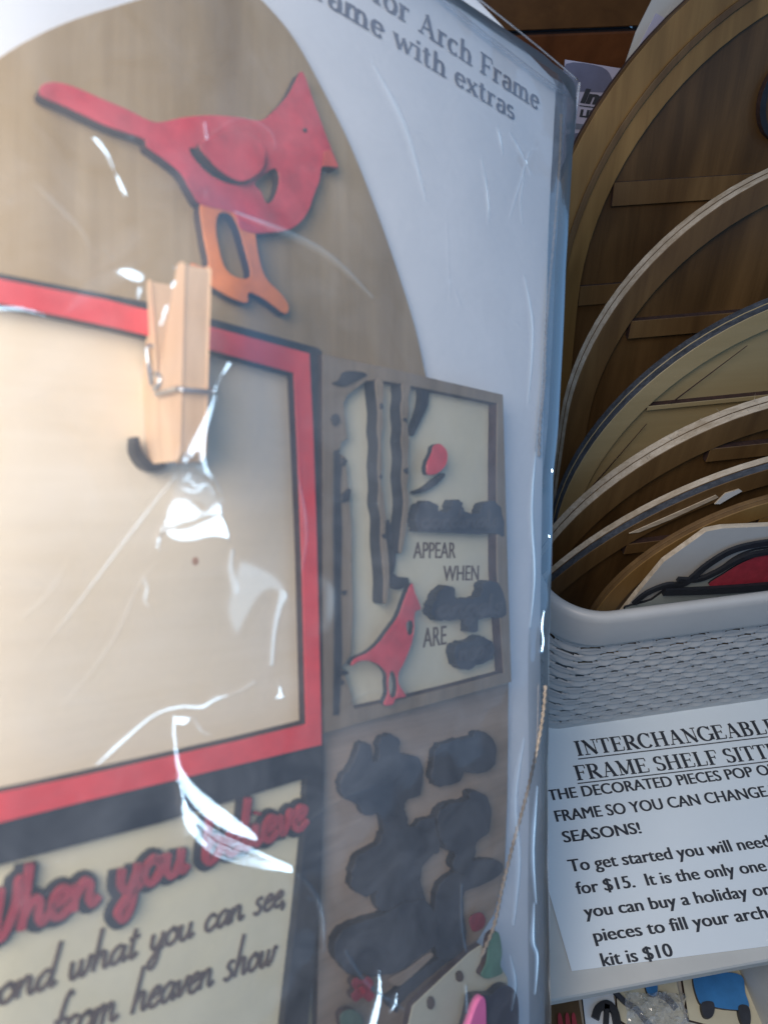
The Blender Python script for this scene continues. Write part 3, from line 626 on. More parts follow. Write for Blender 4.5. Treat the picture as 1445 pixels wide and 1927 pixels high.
shape('tan_patch', z7([(560, 1310), (640, 1262), (740, 1190), (756, 1204), (700, 1262), (640, 1315), (600, 1340)]), .0072, .0076, ['letter_board', 'burnt'], lb)
shape('red_patch', z7([(925, 1030), (975, 1005), (998, 1040), (980, 1080), (940, 1090)]), .0062, .0066, ['dull_red', 'burnt'], lb)
# snowman-like cream piece, black hat, pink leaf, green holly, red flower
cp = thing('cream_piece', 'cream painted wooden piece with black dots at the bottom of the bag', 'wood cutout')
shape('plate', [(760, BOT), (768, 1930), (776, 1893), (830, 1842), (884, 1792), (905, 1778), (930, 1800), (955, 1840), (960, 1930), (950, BOT)], .0070, .0095, ['cream', 'burnt'], cp, smooth=False)
shape('dot', [(860, 1832), (868, 1828), (873, 1838), (869, 1848), (861, 1846)], .0097, .0103, ['brown_ink', 'black'], cp)
shape('dot', [(806, 1882), (814, 1876), (819, 1888), (814, 1900), (807, 1898)], .0097, .0103, ['brown_ink', 'black'], cp)
hat = thing('hat_cutout', 'dark navy rounded hat cutout at the lower right of the bag', 'wood cutout')
shape('plate', [(874, 1990), (884, 1900), (888, 1878), (905, 1873), (925, 1872), (940, 1859), (956, 1856), (970, 1866), (976, 1890), (975, 1940), (965, 1995)], .0106, .0135, ['navy', 'black'], hat)
lf = thing('leaf_cutout', 'pink pointed leaf cutout lying on the navy hat', 'wood cutout')
shape('plate', [(876, 1960), (888, 1915), (900, 1885), (911, 1877), (915, 1900), (913, 1970), (895, 1985)], .0137, .0160, ['pink', 'pink'], lf)
gr = thing('holly_cutout', 'green leaf cutout beside the twine at the lower right', 'wood cutout')
shape('plate', [(921, 1765), (938, 1755), (945, 1790), (942, 1815), (945, 1832), (920, 1842), (905, 1835), (915, 1810)], .0097, .0120, ['green', 'burnt'], gr)
rf = thing('flower_cutout', 'small red flower cutout at the bottom below the black word shapes', 'wood cutout')
shape('plate', [(662, 1852), (670, 1840), (683, 1845), (694, 1838), (704, 1850), (698, 1862), (706, 1874), (696, 1886), (683, 1878), (670, 1886), (661, 1874), (668, 1864)], .0066, .0090, ['dull_red', 'burnt'], rf)
shape('centre', [(676, 1860), (684, 1856), (690, 1864), (684, 1872)], .0092, .0100, ['dark_red', 'burnt'], rf)
gg = thing('sprig_cutout', 'small green sprig cutout under the red flower at the bottom edge', 'wood cutout')
shape('plate', [(640, 1915), (660, 1900), (680, 1912), (685, 1950), (655, 1960)], .0066, .0090, ['dull_green', 'burnt'], gg)
# script sign, lower left
ss = thing('script_sign', 'black framed ivory sign with red and black script, When you believe', 'sign')
shape('panel', [(-130, 1640), (300, 1545), (590, 1440), (570, 1700), (540, BOT), (-130, 2500)], .0032, .0048, ['ivory', 'burnt'], ss, smooth=False)
shape('frame', [(-130, 1528), (0, 1500), (300, 1432), (600, 1364), (609, 1385), (611, 1440), (604, 1700), (580, 1927), (565, 2100), (560, BOT), (-130, 2560)], .0032, .0075, ['black', 'black'], ss, smooth=False,
      holes=[[(-110, 1655), (0, 1629), (300, 1550), (560, 1470), (577, 1464), (574, 1560), (560, 1700), (545, 1830), (534, 1927), (515, 2250), (-110, 2450)]])
for wd_, mt_, z0, z1, dx in ((.74, 'black', .0050, .0066, -3), (.27, 'dark_red', .0068, .0084, 4)):
    write(ss, 'When you believe', 'script', (-72 + dx, 1792), (574 + dx, 1556), 52, at(z1), z0, mt_, dz=z1 - z0, wid=wd_, slant=.12, name='word_shape' if mt_ == 'black' else 'lettering')
write(ss, 'beyond what you can see,', 'script', (-118, 1932), (540, 1700), 36, at(.0052), .0050, 'brown_ink', dz=.0004, wid=.21, slant=.16)
write(ss, 'signs from heaven show', 'script', (-90, 2030), (516, 1812), 40, at(.0052), .0050, 'brown_ink', dz=.0004, wid=.2, slant=.16)
# red frame with pale panel
rfm = thing('photo_frame', 'bright red rectangular frame round a blank pale wood panel', 'frame')
shape('panel', [(-130, 540), (300, 600), (580, 680), (590, 1380), (300, 1450), (-130, 1540)], .0034, .0055, ['pale_wood', 'burnt'], rfm, smooth=False)
shape('black_backer', [(-130, 488), (0, 514), (300, 572), (600, 655), (607, 662), (607, 1000), (609, 1386), (300, 1452), (-130, 1552)], .0032, .0070, ['black', 'black'], rfm, smooth=False,
      holes=[[(-110, 552), (200, 620), (390, 664), (548, 708), (555, 850), (563, 1050), (571, 1357), (450, 1387), (300, 1421), (-110, 1512)]])
shape('red_moulding', [(-130, 498), (0, 524), (200, 563), (390, 612), (583, 665), (590, 800), (597, 1000), (606, 1370), (606, 1402), (450, 1440), (300, 1476), (150, 1512), (0, 1550), (-130, 1582)], .0072, .0105, ['frame_red', 'burnt'], rfm, smooth=False,
      holes=[[(-110, 548), (0, 571), (200, 613), (390, 657), (553, 702), (560, 850), (568, 1050), (576, 1363), (450, 1394), (300, 1428), (150, 1462), (0, 1492), (-110, 1518)]])
kn = pc(368, 1056, .0055); prism('knot', [[(kn[0] + .0009 * math.cos(t), kn[1] + .0011 * math.sin(t)) for t in np.linspace(0, 6.0, 14)]], .0055, .00555, 'knot', rfm)
# cardinal
z1_ = lambda L: [(x / 2.0014, y / 2.0014) for x, y in L]
cb = thing('cardinal_cutout', 'large red wooden cardinal with raised wing and orange legs on the arch board', 'bird cutout')
shape('body', z1_([(150, 345), (165, 316), (215, 308), (290, 328), (380, 368), (480, 410), (560, 450), (610, 458), (700, 440), (800, 433), (900, 440), (985, 452), (1040, 410), (1085, 360), (1112, 310), (1135, 268), (1152, 290), (1172, 350), (1190, 400), (1212, 460), (1232, 515), (1250, 560), (1262, 590), (1276, 632), (1240, 628), (1214, 628), (1205, 680), (1182, 740), (1165, 790), (1130, 840), (1080, 868), (1010, 877), (955, 878), (905, 858), (885, 806), (830, 788), (756, 768), (720, 718), (680, 650), (620, 600), (555, 552), (540, 522), (400, 472), (250, 402), (165, 365)]),
      .0034, .0072, ['red', 'burnt'], cb, holes=[z1_([(716, 562), (742, 562), (800, 620), (880, 668), (935, 684), (880, 694), (800, 662), (740, 604)]), z1_([(990, 662), (1030, 635), (1050, 650), (1050, 700), (1030, 752), (1006, 764), (985, 722), (962, 692)])])
shape('wing', z1_([(752, 548), (790, 520), (850, 500), (905, 492), (962, 515), (1000, 565), (994, 630), (955, 668), (905, 682), (845, 652), (795, 606)]), .0074, .0096, ['red', 'burnt'], cb)
shape('legs', z1_([(758, 762), (840, 760), (935, 846), (962, 880), (972, 940), (1000, 1040), (1060, 1106), (1088, 1150), (1075, 1182), (1000, 1128), (940, 1102), (932, 1140), (870, 1120), (790, 1072), (735, 1024), (722, 990), (785, 1000), (768, 890)]), .0034, .0070, ['orange', 'burnt'], cb,
      holes=[z1_([(826, 806), (868, 806), (898, 856), (920, 930), (944, 1040), (884, 1040), (846, 1000), (826, 930), (816, 860)])])
shape('eye', z1_([(1144, 484), (1152, 480), (1158, 488), (1152, 495), (1145, 492)]), .0073, .0078, ['black', 'black'], cb)
shape('beak', z1_([(1222, 570), (1246, 562), (1262, 596), (1275, 630), (1240, 627), (1216, 626)]), .0073, .0077, ['beak', 'burnt'], cb, smooth=False)
# birch plaque
z4 = lambda L: [(560 + x / 2.536, 640 + y / 2.536) for x, y in L]
bp = thing('birch_plaque', 'small grey brown plaque with birch trunks, two red birds and APPEAR WHEN ARE lettering', 'plaque')
shape('panel', z4([(125, 90), (430, 150), (960, 270), (1000, 1640), (130, 1870)]), .0036, .0050, ['cream', 'burnt'], bp, smooth=False)
shape('frame', z4([(119, 66), (430, 132), (700, 196), (980, 260), (990, 600), (1004, 1100), (1020, 1632), (700, 1722), (400, 1802), (125, 1878)]), .0036, .0090, ['grey_wood', 'burnt'], bp, smooth=False,
      holes=[z4([(330, 195), (410, 195), (520, 215), (700, 250), (952, 302), (948, 600), (950, 1100), (982, 1588), (760, 1648), (520, 1708), (272, 1762), (262, 1700), (215, 1560), (258, 1500), (268, 1300), (262, 1100), (262, 900), (245, 700), (232, 560), (202, 540), (210, 490), (240, 470), (232, 400), (222, 300), (240, 262), (290, 225)])])
shape('groove', z4([(172, 530), (200, 520), (214, 600), (206, 700), (214, 900), (208, 1200), (214, 1500), (200, 1790), (172, 1792), (176, 1300), (170, 900)]), .0091, .0095, ['black', 'black'], bp, smooth=False)
for L in ([(165, 365), (190, 350), (205, 380), (185, 410), (170, 390)], [(170, 205), (200, 190), (225, 150), (300, 150), (330, 165), (270, 200), (220, 220)], [(215, 560), (240, 575), (225, 600), (210, 590)], [(215, 740), (255, 705), (250, 760), (214, 775)], [(215, 1200), (236, 1195), (228, 1215), (212, 1212)], [(208, 1620), (225, 1632), (210, 1648)], [(212, 1850 - 280), (250, 1590), (214, 1600)]):
    shape('bark_mark', z4(L), .0091, .0099, ['black', 'black'], bp, n=3)
for L in ([(372, 190), (408, 195), (414, 260), (408, 330), (412, 400), (402, 470), (406, 600), (400, 660), (412, 740), (418, 800), (424, 850), (420, 920), (432, 1000), (440, 1140), (428, 1250), (410, 1250), (412, 1150), (404, 1050), (396, 960), (398, 850), (384, 780), (388, 700), (382, 600), (388, 500), (380, 430), (384, 350), (376, 270)],
          [(498, 205), (540, 215), (530, 280), (534, 330), (526, 400), (534, 480), (528, 560), (532, 640), (524, 700), (534, 770), (520, 900), (500, 1010), (484, 1005), (494, 900), (506, 780), (500, 700), (496, 650), (502, 560), (494, 480), (500, 420), (492, 330), (500, 270)]):
    shape('birch_trunk', z4(L), .0052, .0104, ['grey_wood', 'black'], bp, n=3)
for L in ([(395, 300), (410, 306), (408, 330), (394, 322)], [(390, 650), (404, 640), (404, 665)], [(402, 930), (424, 925), (420, 950)], [(502, 380), (520, 370), (524, 392)], [(506, 620), (528, 610), (526, 640)]):
    shape('bark_mark', z4(L), .0105, .0108, ['black', 'black'], bp, n=3)
for L, wd_ in (([(608, 240), (604, 300), (580, 370), (545, 450)], [16, 14, 9, 6]), ([(560, 728), (610, 712), (660, 676), (702, 640)], [3, 6, 8, 4]), ([(432, 860), (450, 960), (462, 1040), (448, 1130)], [4, 7, 6, 5]), ([(448, 1130), (480, 1160), (530, 1150)], [12, 18, 10])):
    outline(z4(L), wd_, at(.0075), .0052, .0075, 'black', bp, 'branch')
shape('word_shape', z4([(560, 850), (585, 790), (625, 768), (665, 785), (680, 815), (725, 812), (735, 770), (780, 768), (800, 815), (860, 830), (880, 790), (930, 768), (968, 800), (985, 930), (930, 925), (600, 915), (575, 900)]), .0052, .0092, ['black2', 'black'], bp, bev=.0001)
shape('word_shape', z4([(640, 1290), (655, 1240), (700, 1180), (745, 1180), (752, 1230), (800, 1235), (870, 1225), (885, 1160), (930, 1150), (975, 1180), (995, 1310), (940, 1325), (865, 1335), (860, 1385), (820, 1392), (808, 1335), (700, 1338), (655, 1330)]), .0052, .0092, ['black2', 'black'], bp, bev=.0001)
shape('word_shape', z4([(750, 1480), (775, 1450), (850, 1425), (880, 1415), (925, 1440), (930, 1520), (870, 1545), (800, 1575), (765, 1550)]), .0052, .0092, ['black2', 'black'], bp, bev=.0001)
for s_, a_, b_, cp_ in (('cardinals', (585, 895), (965, 890), 15), ('angels', (665, 1318), (985, 1300), 17), ('near', (772, 1532), (925, 1508), 19)):
    write(bp, s_, 'script', z4([a_])[0], z4([b_])[0], cp_, at(.0095), .0093, 'word_grey', dz=.0004, wid=.34, slant=.1)
write(bp, 'APPEAR', 'sans', z4([(552, 1042)])[0], z4([(752, 1040)])[0], 33, at(.0051), .0051, 'brown_ink', off=0)
write(bp, 'WHEN', 'sans', z4([(694, 1150)])[0], z4([(862, 1146)])[0], 31, at(.0051), .0051, 'brown_ink', off=0)
write(bp, 'ARE', 'sans', z4([(598, 1468)])[0], z4([(708, 1452)])[0], 39, at(.0051), .0051, 'brown_ink', off=0)
for L, H in ([[(258, 1555), (275, 1520), (330, 1495), (385, 1450), (430, 1390), (480, 1320), (510, 1240), (545, 1160), (560, 1200), (590, 1282), (562, 1300), (555, 1400), (545, 1450), (510, 1540), (484, 1590), (484, 1640), (515, 1690), (512, 1705), (470, 1712), (455, 1740), (412, 1740), (430, 1690), (428, 1640), (425, 1590), (380, 1545), (310, 1530)],
              [[(440, 1600), (452, 1580), (468, 1600), (476, 1650), (468, 1700), (448, 1705), (436, 1660)], [(522, 1350), (548, 1340), (554, 1370), (545, 1408), (528, 1400)]]], [[(620, 640), (618, 590), (640, 540), (650, 505), (680, 495), (712, 525), (716, 570), (700, 610), (660, 640)], []]):
    shape('red_bird', z4(L),   .0093, .0116, ['red', 'black'], bp, holes=[z4(h_) for h_ in H], n=3)
# clothespin
pn = thing('clothespin', 'small wooden clothespin with steel spring clipped over the top of the red frame', 'clothespin')
ax0 = pc(368, 500, .029); ax1 = pc(360, 864, .0230); pd = (ax1 - ax0); PL = np.linalg.norm(pd); pd /= PL; pw = np.array([-pd[1], pd[0]]); 
# profile along the pin (0 = handle end, 1 = jaw end) and height above the board
def prong(prof, wh, name='prong'):
    V = []; Fc = []; n = len(prof)
    for s in (-1, 1):
        for t, z in prof: q = ax0 + pd * PL * t + pw * s * wh; V.append((q[0], q[1], z))
    Fc.append(tuple(range(n))); Fc.append(tuple(range(2 * n - 1, n - 1, -1)))
    for i in range(n): j = (i + 1) % n; Fc.append((i, j, n + j, n + i))
    o = mesh_obj(name, V, Fc, 'pin_wood', pn)
    b = o.modifiers.new('edge', 'BEVEL'); b.width = .0004; b.segments = 2; b.limit_method = 'ANGLE'; return o
WH = .0031
prong([(0, .0290), (.02, .0300), (.60, .0262), (.80, .0250), (.97, .0238), (1.0, .0224), (1.0, .0150), (.93, .0148), (.88, .0138), (.84, .0148), (.62, .0146), (.57, .0155), (.50, .0160), (.02, .0262), (0, .0268)], WH)
prong([(0, .0112), (0, .0125), (.02, .0130), (.50, .0140), (.57, .0136), (.62, .0142), (.84, .0144), (.88, .0132), (.93, .0144), (1.0, .0146), (1.0, .0085), (.97, .0066), (.70, .0060), (.55, .0058), (.20, .0108), (.02, .0108)], WH)
def pp(t, s, z): q = ax0 + pd * PL * t + pw * s; return (q[0], q[1], z)
wr = .00055
tube('spring', [pp(.635, -WH - .001, .0150), pp(.635, -WH - .001, .0262), pp(.64, -WH - .0006, .0272), pp(.645, -WH + .001, .0274), pp(.645, WH - .001, .0273), pp(.64, WH + .0008, .0266), pp(.635, WH + .001, .0160)], wr, 'steel', pn)
coil = []
for i in range(70):
    a = i / 70 * 2 * math.pi * 4; coil.append(pp(.56 + .045 * math.cos(a), -WH - .001 + (2 * WH + .002) * i / 70, .0140 + .0024 * math.sin(a)))
tube('coil', coil, wr, 'steel', pn)
tube('spring', [pp(.58, -WH - .001, .0130), pp(.38, -WH - .0016, .0122), pp(.36, -WH - .001, .0124), pp(.36, WH, .0126)], wr, 'steel', pn)
hk = thing('frame_hook', 'short black curved hook under the jaws of the clothespin', 'hook')
outline([(258, 822), (260, 848), (274, 870), (292, 880), (312, 874)], [8, 15, 18, 15, 8], at(.0095), .0057, .0095, 'black', hk, 'hook_bend')
# twine
def twine(label, pts, h):
    e = thing('twine', label, 'twine'); P = catmull(pts, 24, False); V = [(*pc(p[0], p[1], h), h) for p in P]
    tube('strand', V, .00055, 'twine', e, sides=8, twist=1300); return e
twine('upper length of jute twine down the right edge of the card', [(1056, 215), (1053, 300), (1046, 400), (1040, 470), (1032, 560), (1026, 650), (1024, 720), (1016, 800), (1014, 860)], .0016)
twine('lower length of jute twine slanting across the bag towards the holly leaf', [(1026, 1290), (1022, 1340), (1012, 1400), (992, 1490), (965, 1590), (945, 1670), (930, 1740), (912, 1785), (905, 1800)], .0125)
# ------------------------------------------------------------------ clear bag
bag = thing('plastic_bag', 'crinkled clear plastic bag wrapped round the whole craft kit', 'bag')
# silhouette of the right edge in pixels
EY = np.array([-400, 0, 150, 170, 300, 500, 650, 800, 900, 1050, 1200, 1400, 1600, 1800, 1927, 2330]); EX_ = np.array([1110, 1096, 1091, 1087, 1074, 1062, 1056, 1048, 1038, 1036, 1031, 1029, 1028, 1032, 1034, 1038])
bs_ = [pc(x, y, .001)[1] for x, y in zip(EX_, EY)]; as_ = [pc(x, y, .001)[0] for x, y in zip(EX_, EY)]
topb = pc(1088, 152, .001)[1]; botb = pc(700, BOT, .001)[1] - .0
NX, NY = 600, 1100
bb = np.linspace(botb, topb, NY); aR = np.interp(bb, bs_[::-1], as_[::-1]); aL = pc(-120, 1000)[0]
tt_ = np.linspace(0, 1, NX); A = aL + (aR[:, None] - aL) * tt_[None, :]; B = np.repeat(bb[:, None], NX, 1)
# round the upper corner
cr = np.clip((B - (topb - .004)) / .004, 0, 1); A = A - (cr ** 2) * .002 * tt_[None, :] ** 40
def bilerp_noise(seed, fx, fy):
    g_ = np.random.default_rng(seed).random((fy + 3, fx + 3)) - .5
    x = (A - aL) / (as_[2] - aL) * fx; y = (B - botb) / (topb - botb) * fy
    x = np.clip(x, 0, fx); y = np.clip(y, 0, fy); i = x.astype(int); j = y.astype(int); u = x - i; v = y - j; u = u * u * (3 - 2 * u); v = v * v * (3 - 2 * v)
    return (g_[j, i] * (1 - u) + g_[j, i + 1] * u) * (1 - v) + (g_[j + 1, i] * (1 - u) + g_[j + 1, i + 1] * u) * v
edge = np.clip((aR[:, None] - A) / .030, 0, 1); edge = edge ** .6 * np.clip((topb - B) / .016, 0, 1) ** .6
pk = pc(365, 640, .02); pj = pc(340, 850, .02)
def seg_d(p, q):
    d = np.array(q) - np.array(p); L2 = d @ d; t = np.clip(((A - p[0]) * d[0] + (B - p[1]) * d[1]) / L2, 0, 1)
    return np.hypot(A - p[0] - t * d[0], B - p[1] - t * d[1])
dp = seg_d(pc(368, 505, .029), pj)
H = edge * .0148 + .0175 * np.exp(-(dp / .025) ** 2) + edge * (.0016 * bilerp_noise(1, 5, 7) + .0006 * bilerp_noise(2, 14, 20))
H = np.maximum(H, .0012)
def px_of(A_, B_, H_):      # back to pixels, for tracing the folds
    X = PO[0] + A_ * PA[0] + B_ * PB[0] + H_ * PN[0]; Y = PO[1] + A_ * PA[1] + B_ * PB[1] + H_ * PN[1]; Z = PO[2] + A_ * PA[2] + B_ * PB[2] + H_ * PN[2]
    return CX + F * X / -Z, CY - F * Y / -Z, X, Y, Z
PXX, PYY, X3, Y3, Z3 = px_of(A, B, H)
# slope of the film that mirrors the small lamp, at each point
vx = -np.stack([X3, Y3, Z3], -1); vx /= np.linalg.norm(vx, axis=-1, keepdims=True)
lv = LS - np.stack([X3, Y3, Z3], -1); lv /= np.linalg.norm(lv, axis=-1, keepdims=True)
hv = vx + lv; hv /= np.linalg.norm(hv, axis=-1, keepdims=True)
ha, hb, hn = hv @ PA, hv @ PB, hv @ PN; GA, GB = ha / hn, hb / hn     # tilt towards the lamp
bx = -np.gradient(H, axis=1) / np.gradient(A, axis=1); by = -np.gradient(H, axis=0) / np.gradient(B, axis=0)
NA_ = bx * .12 + .05 * bilerp_noise(5, 9, 14) + .05 * bilerp_noise(6, 30, 44); NB_ = by * .12 + .05 * bilerp_noise(7, 9, 14) + .05 * bilerp_noise(8, 30, 44)
_da, _db = NA_ - GA, NB_ - GB; _d = np.hypot(_da, _db) + 1e-6; _k = np.maximum(.062 / _d, 1)      # keep the flat film off the lamp
NA_ = GA + _da * _k; NB_ = GB + _db * _k
RG = np.full(A.shape, .045); HD = np.zeros(A.shape)
def near(P, pad):
    P = np.array(P); return np.nonzero((PXX > P[:, 0].min() - pad) & (PXX < P[:, 0].max() + pad) & (PYY > P[:, 1].min() - pad) & (PYY < P[:, 1].max() + pad))
def polyd(pts, X_, Y_):
    best = np.full(X_.shape, 1e9); side = np.zeros(X_.shape); along = np.zeros(X_.shape); acc = 0
    for (p, q) in zip(pts[:-1], pts[1:]):
        d = np.array(q[:2], float) - np.array(p[:2], float); L = np.hypot(*d) + 1e-9; t = np.clip(((X_ - p[0]) * d[0] + (Y_ - p[1]) * d[1]) / L ** 2, 0, 1)
        dx = X_ - p[0] - t * d[0]; dy = Y_ - p[1] - t * d[1]; dd = np.hypot(dx, dy); m_ = dd < best
        best = np.where(m_, dd, best); side = np.where(m_, (dx * d[1] - dy * d[0]) / L, side); along = np.where(m_, acc + t * L, along)
        acc += L
    return best, side, along / acc
FN = bilerp_noise(11, 12, 18); PNZ = bilerp_noise(21, 60, 90)
def apply_(S_, m_, ja, jb, rough, raise_, miss):
    NA_[S_] = NA_[S_] * (1 - m_) + (GA[S_] * (1 + miss) + ja) * m_; NB_[S_] = NB_[S_] * (1 - m_) + (GB[S_] * (1 + miss) + jb) * m_
    if rough: mr = np.clip(m_ * 4, 0, 1); RG[S_] = RG[S_] * (1 - mr) + rough * mr
    HD[S_] += raise_ * m_
def fold(pts, w, k=1.0, soft=.5, rough=None, streak=0, sf=.35, raise_=.0004, miss=.0):
    """a crease through pts, half widths w along it; the film turns its face to the lamp there"""
    P = catmull(pts, 5, False) if len(pts) > 2 else [np.array(p, float) for p in pts]
    S_ = near(P, max(w) + 6)
    if not len(S_[0]): return
    d, s, al = polyd([tuple(p) for p in P], PXX[S_], PYY[S_]); ww = np.maximum(np.interp(al, np.linspace(0, 1, len(w)), w), 1.9)
    m_ = np.clip((1 - d / ww) / soft, 0, 1); m_ = m_ * m_ * (3 - 2 * m_) * k
    ja = jb = 0
    if streak:
        ja = streak * np.sin(s * sf + 2.5 * np.sin(al * 7) + 3 * FN[S_]); jb = streak * np.cos(s * sf * 1.7 + al * 9)
    apply_(S_, m_, ja, jb, rough, raise_, miss)
def patch(poly, k=1.0, soft=10, rough=None, streak=0, sf=.2, raise_=.0004, miss=0.0):
    P = np.array(catmull(poly, 5)); S_ = near(P, 4); X_ = PXX[S_]; Y_ = PYY[S_]; ins = np.zeros(X_.shape, bool)
    for i in range(len(P)):
        x0, y0 = P[i - 1]; x1, y1 = P[i]
        ins ^= ((y0 > Y_) != (y1 > Y_)) & (X_ < (x0 + (Y_ - y0) * (x1 - x0) / (y1 - y0 + 1e-12)))
    d, s, al = polyd([tuple(p) for p in P] + [tuple(P[0])], X_, Y_); m_ = np.clip(np.where(ins, d, 0) / soft, 0, 1); m_ = m_ * m_ * (3 - 2 * m_) * k
    ja = jb = 0
    if streak:
        ja = streak * np.sin(Y_ * sf + X_ * sf * .25 + 5 * PNZ[S_]); jb = streak * np.cos(Y_ * sf * .8 - X_ * sf * .5 + 6 * PNZ[S_])
    apply_(S_, m_, ja, jb, rough, raise_, miss)
# soft broad gleams
patch([(418, 1100), (442, 1040), (500, 1052), (545, 1085), (556, 1130), (545, 1160), (520, 1140), (505, 1130), (480, 1170), (455, 1215), (425, 1200), (408, 1150)], .96, 28, .25)
fold([(436, 1035), (432, 1070), (440, 1110)], [6, 14, 10], .95, .9, .22)
fold([(530, 1120), (516, 1180), (510, 1250)], [14, 9, 7], .97, .8, .2)
patch([(524, 1268), (532, 1300), (536, 1314), (512, 1318), (520, 1302)], 1, 4, .11)
patch([(578, 1085), (610, 1066), (642, 1095), (646, 1150), (630, 1200), (600, 1205), (584, 1180), (590, 1130)], .75, 26, .32)
patch([(612, 1085), (636, 1110), (632, 1160), (618, 1180), (604, 1150)], .8, 20, .26)
fold([(268, 1088), (276, 1105), (272, 1130), (280, 1142)], [8, 10, 6], .95, .9, .15)
fold([(130, 585), (180, 540), (240, 510)], [6, 26, 18], .85, .95, .36)
# sharp glints
fold([(178, 262), (200, 290), (215, 322)], [6, 5, 2], 1, .6, .05)
fold([(216, 326), (226, 348), (240, 376)], [3, 8, 2], 1, .7, .05)
patch([(214, 508), (245, 504), (272, 514), (268, 536), (246, 533), (225, 520)], 1, 8, .07)
fold([(262, 545), (258, 568)], [8, 2], 1, .8, .08)
fold([(-20, 582), (40, 582), (85, 595)], [5, 6, 2], 1, .7, .06)
fold([(327, 532), (323, 540)], [4, 4], 1, .6, .05)
fold([(313, 578), (302, 612)], [5, 3], 1, .6, .05)
fold([(430, 685), (414, 712), (402, 738)], [5, 1.5, 3], 1, .6, .05)
fold([(404, 745), (388, 790), (372, 830), (345, 868)], [2, 7, 15, 5], 1, .45, .05)
fold([(378, 830), (382, 870), (398, 902), (415, 925)], [8, 7, 4, 1], 1, .5, .05)
fold([(340, 838), (328, 870), (326, 900), (298, 935), (240, 1010), (150, 1130), (50, 1265)], [3, 4, 5, 5, 4, 3, 1.5], .98, .9, .11)
fold([(345, 850), (370, 880), (400, 905), (418, 935)], [5, 4, 4, 1.5], 1, .8, .06, .12, .8)
fold([(350, 875), (338, 895), (322, 905)], [3, 3, 3], 1, .9, .06)
patch([(332, 890), (372, 885), (405, 915), (422, 955), (392, 975), (368, 952), (335, 968), (300, 985), (312, 945)], .96, 14, .30)
patch([(316, 948), (340, 938), (368, 946), (386, 960), (410, 944), (418, 966), (385, 974), (350, 988), (306, 994)], 1, 6, .13, .012, .3)
patch([(310, 996), (350, 991), (386, 976), (416, 969), (431, 1014), (398, 1012), (352, 1022), (316, 1014)], 1, 5, .11, .010, .25)
fold([(306, 996), (350, 990), (386, 974), (417, 967)], [1.5, 2, 2, 1], .9, .9, .1, miss=1.2)
fold([(384, 960), (376, 972)], [2, 2], .8, .9, .1, miss=1)
for q_ in range(5): fold([(316 - q_ * 4, 966 + q_ * 9), (304 - q_ * 3, 992 + q_ * 8), (289 + q_ * 3, 1024 + q_ * 4)], [1.5, 4, 1.5], .98, .8, .09)
for L_ in ([(345, 905), (360, 888), (378, 884), (398, 905), (412, 930), (424, 962)], [(352, 900), (368, 915), (390, 912), (402, 930)], [(340, 918), (362, 925), (380, 920)]): fold(L_, [1.2, 2.6, 2.2, 1], .95, .8, .08)
fold([(410, 965), (426, 1005), (430, 1020)], [4, 3, 1], 1, .8, .05)
fold([(180, 1440), (240, 1385), (290, 1345), (335, 1330), (378, 1330), (400, 1318), (425, 1308)], [4, 10, 8, 6, 8, 9, 3], 1, .8, .12)
fold([(395, 1312), (440, 1305), (478, 1283)], [6, 5, 8], .9, .9, .16)
patch([(318, 1346), (340, 1344), (362, 1348), (352, 1364), (330, 1366)], 1, 5, .06)
fold([(362, 1348), (378, 1375), (398, 1384)], [4, 8, 5], .98, .9, .1)
fold([(326, 1352), (327, 1380), (330, 1410), (338, 1450), (362, 1500), (420, 1545), (480, 1578)], [4, 4, 8, 13, 21, 20, 6], 1, .45, .06)
patch([(338, 1440), (375, 1478), (440, 1530), (490, 1570), (478, 1576), (420, 1552), (370, 1520), (342, 1480)], 1, 7, .06)
patch([(336, 1520), (370, 1540), (360, 1580), (338, 1575)], .9, 12, .2, .02, .4)
for k_, off_ in enumerate((14, 24, 36, 46, 56)):
    fold([(331 + k_ * 2, 1450 + off_ * .55), (348, 1502 + off_ * .8), (400, 1548 + off_), (480, 1590 + off_ * .7), (545, 1625 + off_ * .25)], [2.5, 4.5, 4.5, 4, 3], 1, .45, .07)
fold([(470, 1595), (520, 1622), (560, 1645), (575, 1658)], [2, 3, 3.5, 2], 1, .8, .05)
fold([(575, 1658), (596, 1690), (606, 1730), (610, 1790)], [2.5, 5, 5, 2], .97, .9, .08)
fold([(75, 1628), (152, 1615)], [2, 2.4], 1, .9, .05)
fold([(712, 1826), (712, 1870), (704, 1910), (694, 1945)], [2, 7, 11, 12], 1, .6, .07)
fold([(745, 1868), (742, 1888), (732, 1905)], [2, 5, 2], 1, .8, .06)
fold([(868, 1665), (868, 1740), (876, 1790)], [1.6, 1.8, 1.5], .9, .9, .1)
fold([(875, 1855), (877, 1905)], [4, 3], .95, .9, .12)
fold([(1022, 1150), (1018, 1180), (1021, 1205), (1018, 1225)], [2, 5, 3, 5], .97, .9, .11)
fold([(1037, 884), (1038, 888)], [3, 3], 1, .8, .05); fold([(1032, 1008), (1033, 1011)], [3, 3], 1, .8, .05)
fold([(840, 420), (846, 560)], [1.2, 1.2], .7, .9, .1)
fold([(912, 330), (918, 400)], [1.4, 1], .7, .9, .15)
fold([(855, 545), (866, 575)], [2, 1.5], .9, .9, .1); fold([(955, 610), (968, 606), (975, 612)], [2, 2, 1.5], .9, .9, .1)
fold([(384, 232), (388, 262)], [5, 5], .9, .9, .12); fold([(380, 270), (430, 232), (470, 225), (512, 252), (518, 285)], [1.5, 3, 3, 4, 2], .6, .9, .2)
